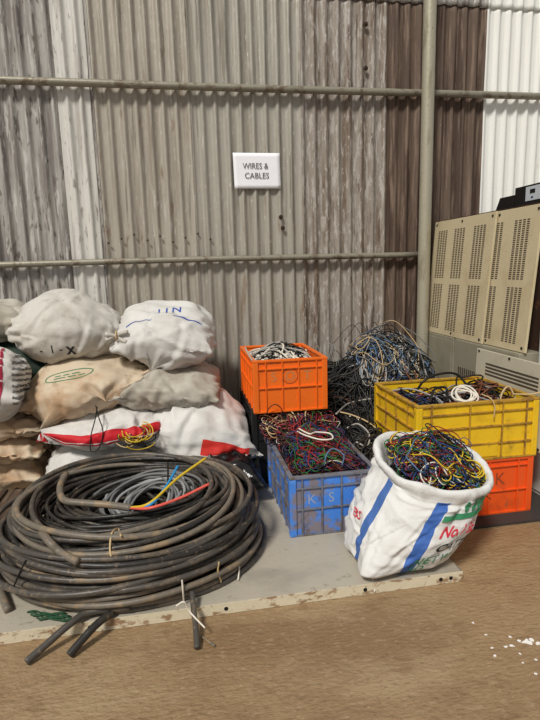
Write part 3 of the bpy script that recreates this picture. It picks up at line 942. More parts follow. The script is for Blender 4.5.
# fine print rows and maroon line on the left sack
for k in range(9):
    text_decal('fine_print', 'iiniiliiniinii', 0.014, h_sack[1], (-0.765, 2.62, 0.78 - k * 0.026), (1, 0.12, -0.25), (0, 0.1, 1), M['print_black'], h_sack[0], sx=0.9, bold=0.02)
V2 = np.array([(dx - 0.02 * (t ** 2), 0.13 * t) for t in np.linspace(-1, 1, 24) for dx in (-0.006, 0.006)])
decal('maroon_line', V2, [(2 * i, 2 * i + 1, 2 * i + 3, 2 * i + 2) for i in range(23)], h_sack[1], (-0.832, 2.6, 0.71), (1, 0.1, 0), (0, 0.1, 1), M['print_maroon'], h_sack[0])


# tied neck of the big sack
kn = at_y(116, 336, 2.70)
mb = MB()
rgk = np.random.default_rng(4)
for k in range(7):
    a0 = rgk.uniform(0, 6.28)
    q = smooth_path([kn + np.array([-0.05, 0.02 * cos(a0), 0.03 * sin(a0)]), kn, kn + np.array([0.025, 0.015 * cos(a0), 0.03 * sin(a0)]), kn + np.array([0.045 + 0.02 * rgk.random(), 0.03 * cos(a0), 0.05 * sin(a0)])], 14)
    mb.tube(q, 0.011, 6)
obj('gathered_neck', mb, M['sk_white'], a_sack[0], smooth=True)
obj('tie_string', MB().tube([kn + np.array([0.002, 0.024 * cos(t), 0.024 * sin(t)]) for t in np.linspace(0, 2 * pi, 16, endpoint=False)], 0.004, 6, True), M['w_beige'], a_sack[0], smooth=True)

# black plastic bag in front of the right sack
p0, Fc, uv = PIL[2]
pb = p0 * np.array([0.38, 0.32, 0.22])
pb += (pb / (np.linalg.norm(pb, axis=1, keepdims=True) + 1e-6)) * (0.018 * vnoise(pb, 61, 22) + 0.01 * vnoise(pb, 62, 50))[:, None]
pb = rot(pb, 0, 0, -10) + np.array([0.18, 2.51, 0.145])
pb[:, 2] = np.maximum(pb[:, 2], PZ + 0.001)
for bvh in (f_sack[1],):
    for i in range(len(pb)):
        loc, nr, _, dist = bvh.find_nearest(Vector(pb[i]), 0.25)
        if loc is not None and (Vector(pb[i]) - loc).dot(nr) < 0.003:
            pb[i] = np.array(loc + nr * 0.004)
M['polythene'] = mat('black_polythene', (16, 16, 17), 0.25, 0, bump=0.5, bscale=(30, 30, 30), spec=0.6)
obj('plastic_bag', MB().add(pb, Fc), M['polythene'], smooth=True, label='shiny black plastic bag behind the cable coil', cat='plastic bag')

# old timbers at the left
TIMBER = ['lower timber batten at the far left of the pile', 'lower timber batten, second from the left end of pile', 'lower timber batten, third from the left end of pile', 'lower timber batten nearest the white sacks',
          'upper timber batten at the far left of the pile', 'upper timber batten in the middle of the pile', 'upper timber batten nearest the white sacks']
for k, (x0, y0, y1, z0, z1, w) in enumerate(((-1.12, 1.98, 2.52, 0.0405, 0.10, 0.075), (-1.02, 1.94, 2.55, 0.0405, 0.10, 0.075), (-0.92, 1.96, 2.50, 0.0405, 0.10, 0.075), (-0.82, 2.0, 2.54, 0.0405, 0.095, 0.07),
                                             (-1.06, 2.0, 2.53, 0.102, 0.155, 0.075), (-0.95, 1.97, 2.55, 0.102, 0.16, 0.075), (-0.85, 2.02, 2.56, 0.102, 0.15, 0.07))):
    mb = MB().obox((x0, y0, z0), (w, 0, 0), (0.012 * (-1) ** (k // 2), y1 - y0, 0), (0, 0, z1 - z0))
    obj('timber_batten', mb, M['wood'], label=TIMBER[k], cat='timber', group='timber battens at the left', bevel=0.004)

# ------------------------------------------------------------------ the big cable coil
CX, CY = -0.215, 2.085
coil = thing('cable_coil', (CX, CY, PZ), 'huge coil of thick black cable lying on the metal plate', 'cable coil')
rc = np.random.default_rng(8)
RC = 0.0112
slots = []
for lay in range(10):
    zc = PZ + RC + lay * RC * 1.85
    r_in = 0.30 + 0.010 * lay
    r_out = 0.508 - (0.014 * (lay - 6) if lay > 6 else 0)
    nn = int((r_out - r_in) / (RC * 2.05))
    for k in range(nn):
        slots.append((r_out - k * RC * 2.1 - (RC if lay % 2 else 0), zc, k, lay))
NL = 72
ang = np.linspace(0, 2 * pi, NL, endpoint=False)
for i, (rr, zc, k, lay) in enumerate(slots):
    if 1 <= lay <= 5 and 3 <= k <= 5:      # never seen, inside the bundle
        continue
    ph = rc.uniform(0, 6.28, 6)
    am = rc.normal(size=6)
    wob = 1.2 + 0.16 * lay
    dr = 0.011 * wob * am[0] * np.cos(ang + ph[0]) + 0.009 * wob * am[1] * np.cos(2 * ang + ph[1]) + 0.006 * am[2] * np.cos(3 * ang + ph[2]) + 0.003 * am[3] * np.cos(5 * ang + ph[3])
    dz = 0.010 * am[4] * np.cos(2 * ang + ph[4]) + 0.007 * am[5] * np.cos(3 * ang + ph[5]) + 0.010 * np.cos(ang + ph[2]) + (0.02 * max(0, lay - 4) / 4) * np.sin(ang)
    R_ = rr + dr
    x = CX - 0.04 * lay / 8 + R_ * 1.0 * np.cos(ang)
    y = CY + R_ * 0.90 * np.sin(ang)
    z = np.maximum(zc + dz * min(1, 0.3 + lay * 0.15), PZ + RC + 0.001)
    mname = ('cable1', 'cable2', 'cable3')[rc.choice(3, p=((0.7, 0.25, 0.05) if k > 3 else (0.12, 0.4, 0.48)))]
    obj('cable_turn', MB().tube(np.stack([x, y, z], 1), RC * rc.uniform(0.88, 1.06), 8, True), M[mname], coil, smooth=True)

# loose turns thrown across the top
for i in range(12):
    R_ = rc.uniform(0.38, 0.485)
    ox, oy, td = rc.normal() * 0.028, rc.normal() * 0.024, rc.uniform(0, 6.28)
    x = CX - 0.045 + ox + R_ * np.cos(ang) + 0.012 * np.cos(3 * ang + i)
    y = CY + oy + R_ * 0.9 * np.sin(ang) + 0.012 * np.cos(2 * ang + i * 1.7)
    z = 0.256 + 0.002 * i + 0.014 * np.cos(ang - td) + 0.012 * np.sin(ang) + 0.012 * np.cos(2 * ang + i * 2.1) - 0.05 * np.clip((R_ - 0.44) / 0.04, 0, 1)
    obj('cable_turn', MB().tube(np.stack([x, y, z], 1), RC * rc.uniform(0.85, 1.05), 8, True), M[('cable1', 'cable2', 'cable2', 'cable3')[i % 4]], coil, smooth=True)
# thinner black turns slumped into the middle
for i in range(30):
    R_ = rc.uniform(0.15, 0.37)
    cx, cy = CX + rc.normal() * 0.045, CY + 0.02 + rc.normal() * 0.04
    tilt, td = rc.uniform(0, 0.16), rc.uniform(0, 6.28)
    x = cx + R_ * np.cos(ang) * 1.05
    y = cy + R_ * 0.85 * np.sin(ang)
    z = 0.09 + 0.11 * (R_ / 0.3) + 0.0018 * i + tilt * R_ * np.cos(ang - td) * 0.5 + 0.006 * np.cos(3 * ang + i)
    obj('thin_cable_turn', MB().tube(np.stack([x, y, z], 1), rc.uniform(0.006, 0.0095), 7, True), M[('cable1', 'cable1', 'cable2')[i % 3]], coil, smooth=True)
# bundle of grey cable in the middle
for i in range(20):
    R_ = 0.06 + 0.0055 * i + rc.normal() * 0.012
    x = CX + 0.05 + rc.normal() * 0.022 + R_ * 1.25 * np.cos(ang)
    y = CY + 0.05 + rc.normal() * 0.02 + R_ * 0.9 * np.sin(ang)
    z = 0.20 + 0.0025 * i + 0.045 * np.sin(ang + 0.4) + 0.008 * np.cos(2 * ang + i) + rc.normal() * 0.008
    obj('grey_cable_turn', MB().tube(np.stack([x, y, z], 1), 0.0062, 7, True), M['w_dgrey'] if i % 3 else M['w_grey'], coil, smooth=True)
for i in range(9):
    R_ = 0.19 + 0.012 * i + rc.normal() * 0.01
    x = CX + rc.normal() * 0.02 + R_ * 1.1 * np.cos(ang)
    y = CY + 0.01 + rc.normal() * 0.02 + R_ * 0.86 * np.sin(ang)
    z = 0.235 + 0.004 * i + 0.02 * np.sin(ang + i) + 0.012 * np.cos(2 * ang + i * 2)
    obj('thin_cable_turn', MB().tube(np.stack([x, y, z], 1), 0.008, 7, True), M['cable1'], coil, smooth=True)


COIL_BVH = []
for ch in coil.children:
    off = np.array(coil.location)
    vs = [Vector(np.array(v.co[:]) + off) for v in ch.data.vertices]
    COIL_BVH.append(BVHTree.FromPolygons(vs, [tuple(p.vertices) for p in ch.data.polygons]))


def on_coil(px, py, up=0.006):
    d = Vector(pix(px, py)).normalized()
    best = None
    for b_ in COIL_BVH:
        loc, nr, _, dist = b_.ray_cast(Vector((0, 0, CAM_H)), d, 6)
        if loc is not None and (best is None or dist < best[0]):
            best = (dist, loc - d * up)
    return np.array(best[1]) if best else at_z(px, py, PZ + up)


def p_on(px, py, z):
    return at_z(px, py, z)


def cable_part(name, pts, r, m, parent, sides=8, n=40, smooth=True):
    return obj(name, MB().tube(smooth_path(pts, n), r, sides), m, parent, smooth=smooth)


# the stripped cable end with its cores
q = [p_on(66, 474, 0.325), p_on(60, 487, 0.318), p_on(64, 500, 0.31), p_on(84, 503, 0.305), p_on(110, 505, 0.30), p_on(131, 508, 0.296)]
cable_part('cable_end', q, 0.0135, M['cable3'], coil)
e0 = p_on(130, 508, 0.296)
for nm, pts, m in (('blue_core', ((150, 505, .33), (165, 488, .35), (178, 466, .385)), 'w_cyan'), ('yellow_core', ((150, 503, .335), (178, 478, .365), (206, 458, .39)), 'w_yellow'),
                   ('red_core', ((150, 508, .325), (180, 498, .335), (209, 484, .355)), 'w_coral')):
    cable_part(nm, [e0] + [p_on(*t) for t in pts], 0.0055, M[m], coil)
cable_part('black_core', [p_on(168, 492, .31), p_on(168, 480, .34), p_on(168, 463, .37)], 0.004, M['w_black'], coil)
cable_part('cable_end', [on_coil(31, 520, .02), on_coil(46, 538, .02), on_coil(60, 552, .016), on_coil(78, 562, .012)], 0.0135, M['cable3'], coil)
# cut ends sticking out over the plate edge
cable_part('cable_end', [p_on(26, 662, .014), p_on(48, 643, .035), p_on(70, 624, .06), p_on(90, 612, .066), p_on(130, 607, .07)], 0.0115, M['cable2'], coil)
cable_part('cable_end', [p_on(69, 655, .014), p_on(82, 640, .035), p_on(96, 625, .055), p_on(112, 612, .06)], 0.0125, M['cable1'], coil)
cable_part('cable_end', [p_on(197, 648, .013), p_on(196, 630, .033), p_on(194, 612, .055), p_on(192, 592, .085)], 0.0095, M['cable2'], coil)
cable_part('cable_end', [p_on(8, 610, .052), p_on(0, 590, .057), p_on(-10, 570, .06)], 0.014, M['cable3'], coil)
# ties
cable_part('binding_strip', [on_coil(112, 562), on_coil(110, 548), on_coil(112, 533), on_coil(118, 529, .012), on_coil(121, 536, .012)], 0.0035, M['w_beige'], coil)
cable_part('binding_strip', [on_coil(221, 582), on_coil(218, 571), on_coil(219, 562)], 0.0035, M['w_beige'], coil)
cable_part('binding_wire', [on_coil(182, 580), on_coil(183, 592), on_coil(184, 603)], 0.003, M['w_white'], coil)
cable_part('binding_wire', [p_on(176, 606, .10), p_on(184, 602, .11), p_on(190, 612, .07), p_on(205, 628, .045)], 0.0028, M['w_white'], coil)
cable_part('binding_wire', [on_coil(14, 586), on_coil(20, 572), on_coil(26, 560)], 0.003, M['w_black'], coil)
cable_part('binding_wire', [on_coil(239, 566), on_coil(239, 572), on_coil(238, 580)], 0.003, M['w_white'], coil)
obj('twig', MB().tube(smooth_path([p_on(201, 636, .006), p_on(208, 641, .009), p_on(215, 646, .006)], 8), 0.0035, 6), M['cable3'], label='short dark stub of cable on the floor by plate', cat='cable stub', smooth=True)
# green rope under the front of the coil
mb = MB()
for i in range(7):
    a_, b_ = p_on(28 + i * 2, 609 + i * 1.2, .05), p_on(66 + i * 1.5, 611 + i, .05)
    t = np.linspace(0, 1, 18)[:, None]
    q = a_ * (1 - t) + b_ * t
    q[:, 1] += 0.005 * np.sin(t[:, 0] * 8 + i * 2)
    q[:, 2] = 0.046 + 0.004 * np.abs(np.sin(t[:, 0] * 9 + i))
    q[:, 1] -= 0.012
    mb.tube(q, 0.003, 5)
obj('green_rope', mb, M['net'], smooth=True, label='dark green net rope peeking out under the cable coil', cat='rope')


# ------------------------------------------------------------------ tangles of wire
def walk(rg, W, n, step, box, hf, depth, curl=9.0, persist=0.86, lift=0.0, zn=0.012):
    x0, x1, y0, y1 = box
    x = rg.uniform(x0, x1, W)
    y = rg.uniform(y0, y1, W)
    th = rg.uniform(0, 6.28, W)
    k = rg.normal(size=W) * curl
    cx, cy = (x0 + x1) / 2, (y0 + y1) / 2
    P = np.zeros((W, n, 3))
    zph = rg.uniform(0, 6.28, (W, 2))
    d = rg.uniform(depth[0], depth[1], W)
    lf = np.maximum(0, rg.normal(size=W)) * lift
    for i in range(n):
        k = persist * k + math.sqrt(1 - persist ** 2) * rg.normal(size=W) * curl
        out = (x < x0 + 0.03) | (x > x1 - 0.03) | (y < y0 + 0.03) | (y > y1 - 0.03)
        want = np.arctan2(cy - y, cx - x)
        da = (want - th + pi) % (2 * pi) - pi
        th = th + np.where(out, np.clip(da, -0.7, 0.7), k * step)
        x = np.clip(x + step * np.cos(th), x0, x1)
        y = np.clip(y + step * np.sin(th), y0, y1)
        P[:, i, 0] = x
        P[:, i, 1] = y
        s = i / (n - 1)
        P[:, i, 2] = -d + zn * np.sin(s * 12 + zph[:, 0]) + zn * 0.6 * np.sin(s * 27 + zph[:, 1]) + lf * sin(pi * s) ** 2
    P[:, :, 2] += hf(P[:, :, 0], P[:, :, 1])
    # light smoothing
    P[:, 1:-1] = (P[:, :-2] + 2 * P[:, 1:-1] + P[:, 2:]) / 4
    return P


def tangle(name, groups, label, cat, core=None, sides=5, group=None):
    """groups: (W, n, step, box, hf, depth, curl, lift, radius(lo,hi), [(material, weight)...], seed)"""
    mb = MB()
    names = []
    for (W, n, step, box, hf, depth, curl, lift, rad, cols, seed) in groups:
        rg = np.random.default_rng(seed)
        P = walk(rg, W, n, step, box, hf, depth, curl, lift=lift)
        r = rg.uniform(rad[0], rad[1], W)
        wts = np.array([c[1] for c in cols], float)
        pick = rg.choice(len(cols), W, p=wts / wts.sum())
        for ci, (cn, _) in enumerate(cols):
            sel = pick == ci
            if not sel.any():
                continue
            if cn not in names:
                names.append(cn)
            V, Fc = sweep(P[sel], r[sel], sides)
            mb.add(V, Fc, names.index(cn))
    if core is not None:
        V, Fc = core
        if 'w_black' not in names:
            names.append('w_black')
        mb.add(V, Fc, names.index('w_black'))
    return obj(name, mb, [M[c] for c in names], smooth=True, label=label, cat=cat, kind='stuff', group=group)


def mound(box, hf, drop, zb, n=18):
    """the packed inside of a heap: a closed lump a little below its surface"""
    x0, x1, y0, y1 = box
    X, Y = np.meshgrid(np.linspace(x0, x1, n), np.linspace(y0, y1, n))
    Z = np.maximum(hf(X, Y) - drop, zb + 0.002)
    V = np.concatenate([np.stack([X, Y, Z], -1).reshape(-1, 3), np.stack([X, Y, np.full_like(X, zb)], -1).reshape(-1, 3)])
    Fc = [(j * n + i, j * n + i + 1, (j + 1) * n + i + 1, (j + 1) * n + i) for j in range(n - 1) for i in range(n - 1)]
    N_ = n * n
    rim = [i for i in range(n)] + [j * n + n - 1 for j in range(1, n)] + [(n - 1) * n + i for i in range(n - 2, -1, -1)] + [j * n for j in range(n - 2, 0, -1)]
    for a_, b_ in zip(rim, rim[1:] + rim[:1]):
        Fc.append((b_, a_, a_ + N_, b_ + N_))
    return V, Fc


hump = lambda cx, cy, sx, sy, h: (lambda x, y: h * np.exp(-((x - cx) / sx) ** 2 - ((y - cy) / sy) ** 2))
mixed = [('w_red', 4), ('w_blue', 4), ('w_black', 14), ('w_green', 0.9), ('w_yellow', 0.25), ('w_purple', 7), ('w_pink', 1.2), ('w_white', 0.3), ('w_brown', 4), ('w_lblue', 0.4)]
# blue crate
bb_ = (0.43, 0.78, 2.025, 2.53)
h_bl = lambda x, y: 0.285 + 0.05 * np.exp(-((x - 0.6) / 0.16) ** 2) * np.ones_like(y) + 0.10 * np.clip((y - 2.18) / 0.35, 0, 1)
tangle('wire_tangle', [(240, 44, 0.016, bb_, h_bl, (0, 0.04), 12, 0.02, (0.0015, 0.0024), mixed, 41),
                       (60, 30, 0.014, (0.46, 0.74, 2.05, 2.4), h_bl, (-0.01, 0.01), 14, 0.02, (0.0018, 0.003), [('w_red', 3), ('w_pink', 3), ('w_green', 2), ('w_blue', 2), ('w_brown', 2)], 42)],
       'tangle of red, blue and dark wires filling the blue crate', 'wires', mound(bb_, h_bl, 0.04, 0.06))
# between blue crate and the orange crate
bx_ = (0.36, 0.76, 2.40, 2.565)
h_bx = lambda x, y: 0.36 + 0.075 * np.clip((y - 2.40) / 0.12, 0, 1) + 0 * x
tangle('wire_tangle', [(90, 34, 0.016, bx_, h_bx, (0, 0.06), 12, 0.01, (0.002, 0.0034), [('w_brown', 5), ('w_black', 6), ('w_red', 2), ('w_beige', 2), ('w_lgrey', 1), ('w_purple', 2)], 43)],
       'brown and beige wires bulging below the bright orange crate', 'wires')
# orange crate: pale cables
bo_ = (0.365, 0.695, 2.53, 3.0)
h_or = lambda x, y: 0.685 + 0.075 * np.exp(-((x - 0.53) / 0.12) ** 2 - ((y - 2.78) / 0.19) ** 2)
tangle('cable_tangle', [(60, 44, 0.02, bo_, h_or, (0, 0.03), 5.0, 0.0, (0.004, 0.0055), [('w_white', 6), ('w_lgrey', 2), ('w_black', 2)], 44)],
       'white and grey cables heaped in the bright orange crate', 'cables', mound(bo_, h_or, 0.025, 0.47))
# yellow crate
by_ = (1.02, 1.555, 2.075, 2.52)
h_ye = lambda x, y: 0.522 + 0.03 * np.sin(x * 9) + 0.02 * np.sin(y * 14)
tangle('wire_tangle', [(70, 40, 0.02, (1.03, 1.28, 2.08, 2.5), h_ye, (0, 0.04), 9, 0.03, (0.002, 0.0036), [('w_red', 3), ('w_blue', 3), ('w_black', 5), ('w_brown', 2)], 45),
                       (70, 40, 0.022, by_, h_ye, (0, 0.05), 7, 0.03, (0.003, 0.005), [('w_black', 6), ('w_grey', 2), ('w_brown', 2), ('w_lgrey', 0.6), ('w_lblue', 1)], 46)],
       'loose dark and coloured wires inside the yellow crate', 'wires', mound(by_, h_ye, 0.05, 0.30))
# heap by the wall
bh_ = (0.76, 1.53, 2.60, 3.30)
h_he = lambda x, y: 0.16 + 0.36 * np.clip((y - 2.5) / 0.45, 0, 1) ** 1.2 * (1 - 0.5 * np.clip((x - 1.35) / 0.3, 0, 1)) + 0.19 * np.exp(-((x - 1.33) / 0.25) ** 2 - ((y - 3.08) / 0.22) ** 2) + 0.05 * np.sin(x * 13) * np.sin(y * 11)
tangle('cable_heap', [(340, 48, 0.022, bh_, h_he, (-0.005, 0.05), 8, 0.03, (0.003, 0.0058), [('w_black', 14), ('cable1', 5), ('w_brown', 1), ('w_grey', 0.5)], 47),
                      (90, 40, 0.018, (0.82, 0.975, 2.08, 2.68), lambda x, y: 0.20 + 0.2 * np.clip((y - 2.1) / 0.5, 0, 1) + 0 * x, (0, 0.06), 10, 0.02, (0.003, 0.005), [('w_black', 10), ('cable1', 4), ('w_beige', 0.8), ('w_white', 0.5)], 147)],
       'heap of black cables behind the crates against the wall', 'cables', mound(bh_, h_he, 0.05, 0.045, 24))
tangle('wire_tangle', [(105, 46, 0.02, (1.02, 1.53, 2.84, 3.27), h_he, (-0.035, 0.0), 9, 0.05, (0.0022, 0.0034), [('w_lblue', 5), ('w_lgrey', 4), ('w_black', 7), ('w_white', 0.4), ('w_beige', 2.5), ('w_dgrey', 5), ('w_blue', 1.5)], 48)],
       'blue, grey and beige wires crowning the black cable heap', 'wires')
# thin strands that stand up against the wall
rgw = np.random.default_rng(77)
for i in range(9):
    x = rgw.uniform(0.82, 1.25)
    b0 = np.array([x, 3.1, float(h_he(np.array(x), np.array(3.1))) - 0.02])
    t = rgw.uniform(-0.12, 0.12)
    pts = [b0, b0 + (t * .4, 0.02, 0.10), b0 + (t, 0.05, 0.15 + 0.05 * rgw.random()), b0 + (t * 2.2, 0.04, 0.06)]
    obj('loose_wire', MB().tube(smooth_path(pts, 24), 0.002, 5), M[('w_black', 'w_grey', 'w_black')[i % 3]], smooth=True, label='thin stray wire curling up from the cable heap', cat='wire', group='stray wires above the cable heap')


def loose(pts, r, m, label, cat='cable', n=50, closed=False):
    return obj('loose_cable', MB().tube(smooth_path(pts, n, closed), r, 7, closed), M[m], smooth=True, label=label, cat=cat)


# individually visible cables, laid on the heap they rest on
def h_all(x, y):
    return np.where(y < 2.62, 0.20 + 0.2 * np.clip((y - 2.1) / 0.5, 0, 1), h_he(np.asarray(x), np.asarray(y)))


def on_heap(px, py, up=0.012):
    d = pix(px, py)
    for t in np.arange(1.8, 4.2, 0.01):
        p = np.array([0, 0, CAM_H]) + d * t
        if p[2] <= float(h_all(p[0], p[1])) + up or p[1] > 3.29:
            return p
    return p


def on_sack(px, py, up=0.006):
    d = Vector(pix(px, py))
    best = None
    for b_ in PLACED:
        loc, nr, _, dist = b_.ray_cast(Vector((0, 0, CAM_H)), d.normalized(), 6)
        if loc is not None and (best is None or dist < best[0]):
            best = (dist, loc + nr * up)
    return np.array(best[1]) if best else at_y(px, py, 2.5)


loose([on_heap(*q) for q in ((336, 414), (350, 403), (375, 399), (377, 406))], 0.005, 'w_lgrey', 'white cable arching over black heap beside the blue crate')
loose([on_heap(*q) for q in ((340, 412), (352, 415), (366, 421), (376, 428))], 0.004, 'w_beige', 'beige cable running down the black heap to yellow crate')
loose([on_heap(*q) for q in ((347, 428), (358, 424), (369, 434), (367, 446), (356, 442))], 0.0045, 'w_lgrey', 'white cable loop low on the heap by blue crate')
loose([on_heap(*q) for q in ((348, 368), (362, 363), (378, 368), (395, 362))], 0.005, 'w_lgrey', 'pale grey cable lying across the top of black heap')
loose([(0.52, 2.33, 0.40), (0.545, 2.26, 0.40), (0.60, 2.20, 0.395), (0.655, 2.20, 0.395), (0.66, 2.26, 0.40), (0.60, 2.28, 0.405), (0.56, 2.25, 0.41), (0.53, 2.34, 0.41)], 0.004, 'w_white', 'doubled white cable on top of the blue crate wires')
loose([(0.57, 2.04, 0.335), (0.585, 2.05, 0.38), (0.62, 2.07, 0.395), (0.66, 2.05, 0.37), (0.65, 2.04, 0.33)], 0.003, 'w_lblue', 'pale blue wire loop at the front of blue crate')
loose([(0.40, 2.485, 0.42), (0.405, 2.482, 0.47), (0.44, 2.48, 0.50), (0.475, 2.482, 0.475), (0.485, 2.486, 0.42)], 0.0025, 'w_black', 'black wire arch against the bright orange crate front')
# coil of white cable in the yellow crate
for i in range(5):
    R_ = 0.032 + 0.006 * i
    a = np.linspace(0, 2 * pi, 36, endpoint=False)
    c = np.array([1.30 + 0.006 * (i % 3), 2.20, 0.556])
    q = np.stack([c[0] + R_ * 1.15 * np.cos(a), c[1] + R_ * 0.75 * np.sin(a), c[2] + R_ * 0.55 * np.sin(a) + 0.006 * np.cos(2 * a + i)], 1)
    if i == 0:
        wc_ = thing('cable_hank', (c[0], c[1], 0.53), 'small hank of white cable in the yellow crate', 'cable hank')
    obj('cable_turn', MB().tube(q, 0.004, 7, True), M['w_white'], wc_, smooth=True)
loose([(1.16, 2.42, 0.52), (1.20, 2.40, 0.59), (1.30, 2.42, 0.615), (1.40, 2.44, 0.60), (1.45, 2.40, 0.53)], 0.006, 'w_black', 'thick black cable arching inside the yellow crate')
loose([(1.13, 2.2, 0.53), (1.17, 2.24, 0.58), (1.24, 2.26, 0.58), (1.22, 2.2, 0.53)], 0.006, 'w_black', 'short black cable arch left inside the yellow crate')
loose([(1.42, 2.10, 0.52), (1.44, 2.11, 0.58), (1.48, 2.12, 0.60), (1.505, 2.10, 0.54)], 0.004, 'w_beige', 'beige cable arch at right inside the yellow crate')
loose([(1.49, 2.1, 0.57), (1.55, 2.05, 0.578), (1.62, 2.03, 0.60), (1.69, 2.0, 0.615)], 0.0035, 'w_beige', 'thin beige cable leaving the yellow crate at right')
loose([(1.33, 2.10, 0.58), (1.34, 2.05, 0.574), (1.355, 2.036, 0.54), (1.352, 2.034, 0.49)], 0.003, 'w_beige', 'thin beige wire hanging over the yellow crate rim')
# cord and yellow wires on the red-banded sack
yE = min(on_sack(100, q)[1] for q in (412, 418, 425, 432)) - 0.025
loose([on_sack(95, 404, 0.012), at_y(99, 418, yE), at_y(103, 432, yE), at_y(99, 448, yE - 0.02), at_y(91, 451, yE - 0.02), at_y(91, 436, yE), at_y(95, 420, yE), on_sack(96, 405, 0.016)], 0.0028, 'w_black', 'thin black cord loop hanging over the red-banded sack', 'cord')
rgy = np.random.default_rng(5)
yc0 = on_sack(138, 434, 0.012)
yb = thing('wire_bundle', tuple(yc0 - np.array([0, 0, 0.05])), 'yellow and green wire bundle between the red-banded sacks', 'wire bundle')
for i in range(13):
    c = yc0 + np.array([rgy.normal() * 0.03, -0.01 - 0.02 * rgy.random(), rgy.normal() * 0.018])
    R_ = 0.03 + 0.03 * rgy.random()
    a0 = rgy.uniform(2.6, 3.6)
    a = np.linspace(a0, a0 + rgy.uniform(2.5, 4.5), 26)
    q = np.stack([c[0] + R_ * 1.2 * np.cos(a), c[1] + 0.015 * np.sin(2 * a + i), c[2] + R_ * 0.8 * np.sin(a)], 1)
    obj('wire', MB().tube(q, 0.0028, 6), M[('w_yellow', 'w_yellow', 'w_black', 'w_beige')[i % 4]], yb, smooth=True)

# ------------------------------------------------------------------ open white sack full of wires
BAG_B = np.array([0.79, 1.80])
BAG_M = np.array([0.955, 1.835])
BAG_Z0, BAG_Z1 = PZ + 0.002, 0.368


rgb_ = np.random.default_rng(19)
BAG_CREASES = [(rgb_.uniform(0, 6.28), rgb_.uniform(0.05, 1), rgb_.normal() * 0.5 + (pi / 2 if rgb_.random() < 0.75 else 0), rgb_.uniform(0.006, 0.013), rgb_.uniform(0.003, 0.007), rgb_.uniform(0.04, 0.12)) for _ in range(70)]


def bag_point(u, v, off=0.0):
    """u angle (radians, arrays), v 0 bottom .. 1 mouth"""
    c = BAG_B[None] + (BAG_M - BAG_B)[None] * (v[:, None] ** 1.25)
    rx = 0.192 + 0.022 * np.sin(np.clip(v * 1.1, 0, 1) * pi) + 0.022 * v
    ry = 0.175 + 0.025 * np.sin(np.clip(v * 1.1, 0, 1) * pi) + 0.035 * v
    e = 0.82
    cu, su = np.cos(u), np.sin(u)
    x = np.sign(cu) * np.abs(cu) ** e * rx
    y = np.sign(su) * np.abs(su) ** e * ry
    # pinched lower corner towards the front left
    cor = np.exp(-((np.angle(np.exp(1j * (u - radians(226))))) / 0.34) ** 2) * np.exp(-(v / 0.34) ** 2)
    k = 1 + 0.34 * cor
    # rounding under at the foot
    foot = np.where(v < 0.12, np.sqrt(np.clip(1 - ((0.12 - v) / 0.12) ** 2 * 0.55, 0, 1)), 1.0)
    # folds: slanting creases that deepen at the left flank and under the rim
    rdg = lambda t: 1 - 2 * np.abs(np.sin(t)) ** 0.8
    w = 0.0035 * rdg(4.5 * v + 1.6 * np.sin(u * 2) + u) + 0.0026 * rdg(11 * v + 2.5 * np.sin(u + 1.0) + 0.6 * np.sin(5 * u)) * (0.3 + 0.7 * v) + 0.002 * rdg(3.1 * u + 4 * v) + 0.0022 * rdg(7 * v - 2.3 * u + 1.5 * np.sin(3 * u))
    for (cu_, cv_, ta, ww, A, ln) in BAG_CREASES:
        du, dv = np.angle(np.exp(1j * (u - cu_))) * 0.21, (v - cv_) * 0.33
        q = du * cos(ta) + dv * sin(ta)
        l_ = -du * sin(ta) + dv * cos(ta)
        if 4.75 < cu_ < 6.1:
            A = A * 0.3
        w = w + A * np.exp(-(l_ / ln) ** 2) * (np.exp(-(q / ww) ** 2) - 0.9 * np.exp(-((q - 1.7 * ww) / ww) ** 2))
    rr = k * foot + (w + off) / 0.2
    zz = BAG_Z0 + (BAG_Z1 - BAG_Z0) * v
    tip = 0.05 * v ** 2 * np.sin(u) - 0.02 * v ** 3 * np.cos(u)           # mouth tips towards the viewer
    return np.stack([c[:, 0] + x * rr, c[:, 1] + y * rr, zz + tip], 1)


nu_, nv_ = 200, 90
us = np.linspace(0, 2 * pi, nu_, endpoint=False)
rows = []
uvr = []
for j in range(nv_):
    v = j / (nv_ - 1)
    rows.append(bag_point(us, np.full(nu_, v)))
    uvr += [(i / nu_, v) for i in range(nu_)]
mouth = rows[-1]
cm = mouth.mean(0)
# rolled rim, then down inside
prof = [(0.008, 0.010), (0.011, 0.022), (0.007, 0.032), (-0.002, 0.036), (-0.012, 0.033), (-0.02, 0.022), (-0.028, 0.002), (-0.040, -0.03), (-0.05, -0.08)]
for dr, dz in prof:
    d = mouth - cm
    d[:, 2] = 0
    dn = d / np.linalg.norm(d, axis=1, keepdims=True)
    wv = 1 + 0.35 * np.sin(us * 5 + 0.6) + 0.25 * np.sin(us * 9 + 2)
    p = mouth + dn * dr * (0.8 + 0.2 * wv[:, None])
    p[:, 2] += dz * (0.85 + 0.3 * wv) + 0.010 * np.sin(us * 3 + 1.0)
    rows.append(p)
    uvr += [(i / nu_, 1.02) for i in range(nu_)]
V = np.concatenate(rows)
nr_ = len(rows)
Fc = [(j * nu_ + i, j * nu_ + (i + 1) % nu_, (j + 1) * nu_ + (i + 1) % nu_, (j + 1) * nu_ + i) for j in range(nr_ - 1) for i in range(nu_)]
Fc.append(tuple(range(nu_))[::-1])
M['sk_open'] = cloth('white_woven_feed_sack', (222, 222, 220), (198, 194, 188), 0.45, [
    ('band_u', (-1, 0.98, 0), 0.708, 0.741, (62, 102, 176), 1.0), ('band_u', (-1, 0.98, 0), 0.535, 0.563, (70, 106, 170), 1.0)], 0.3)
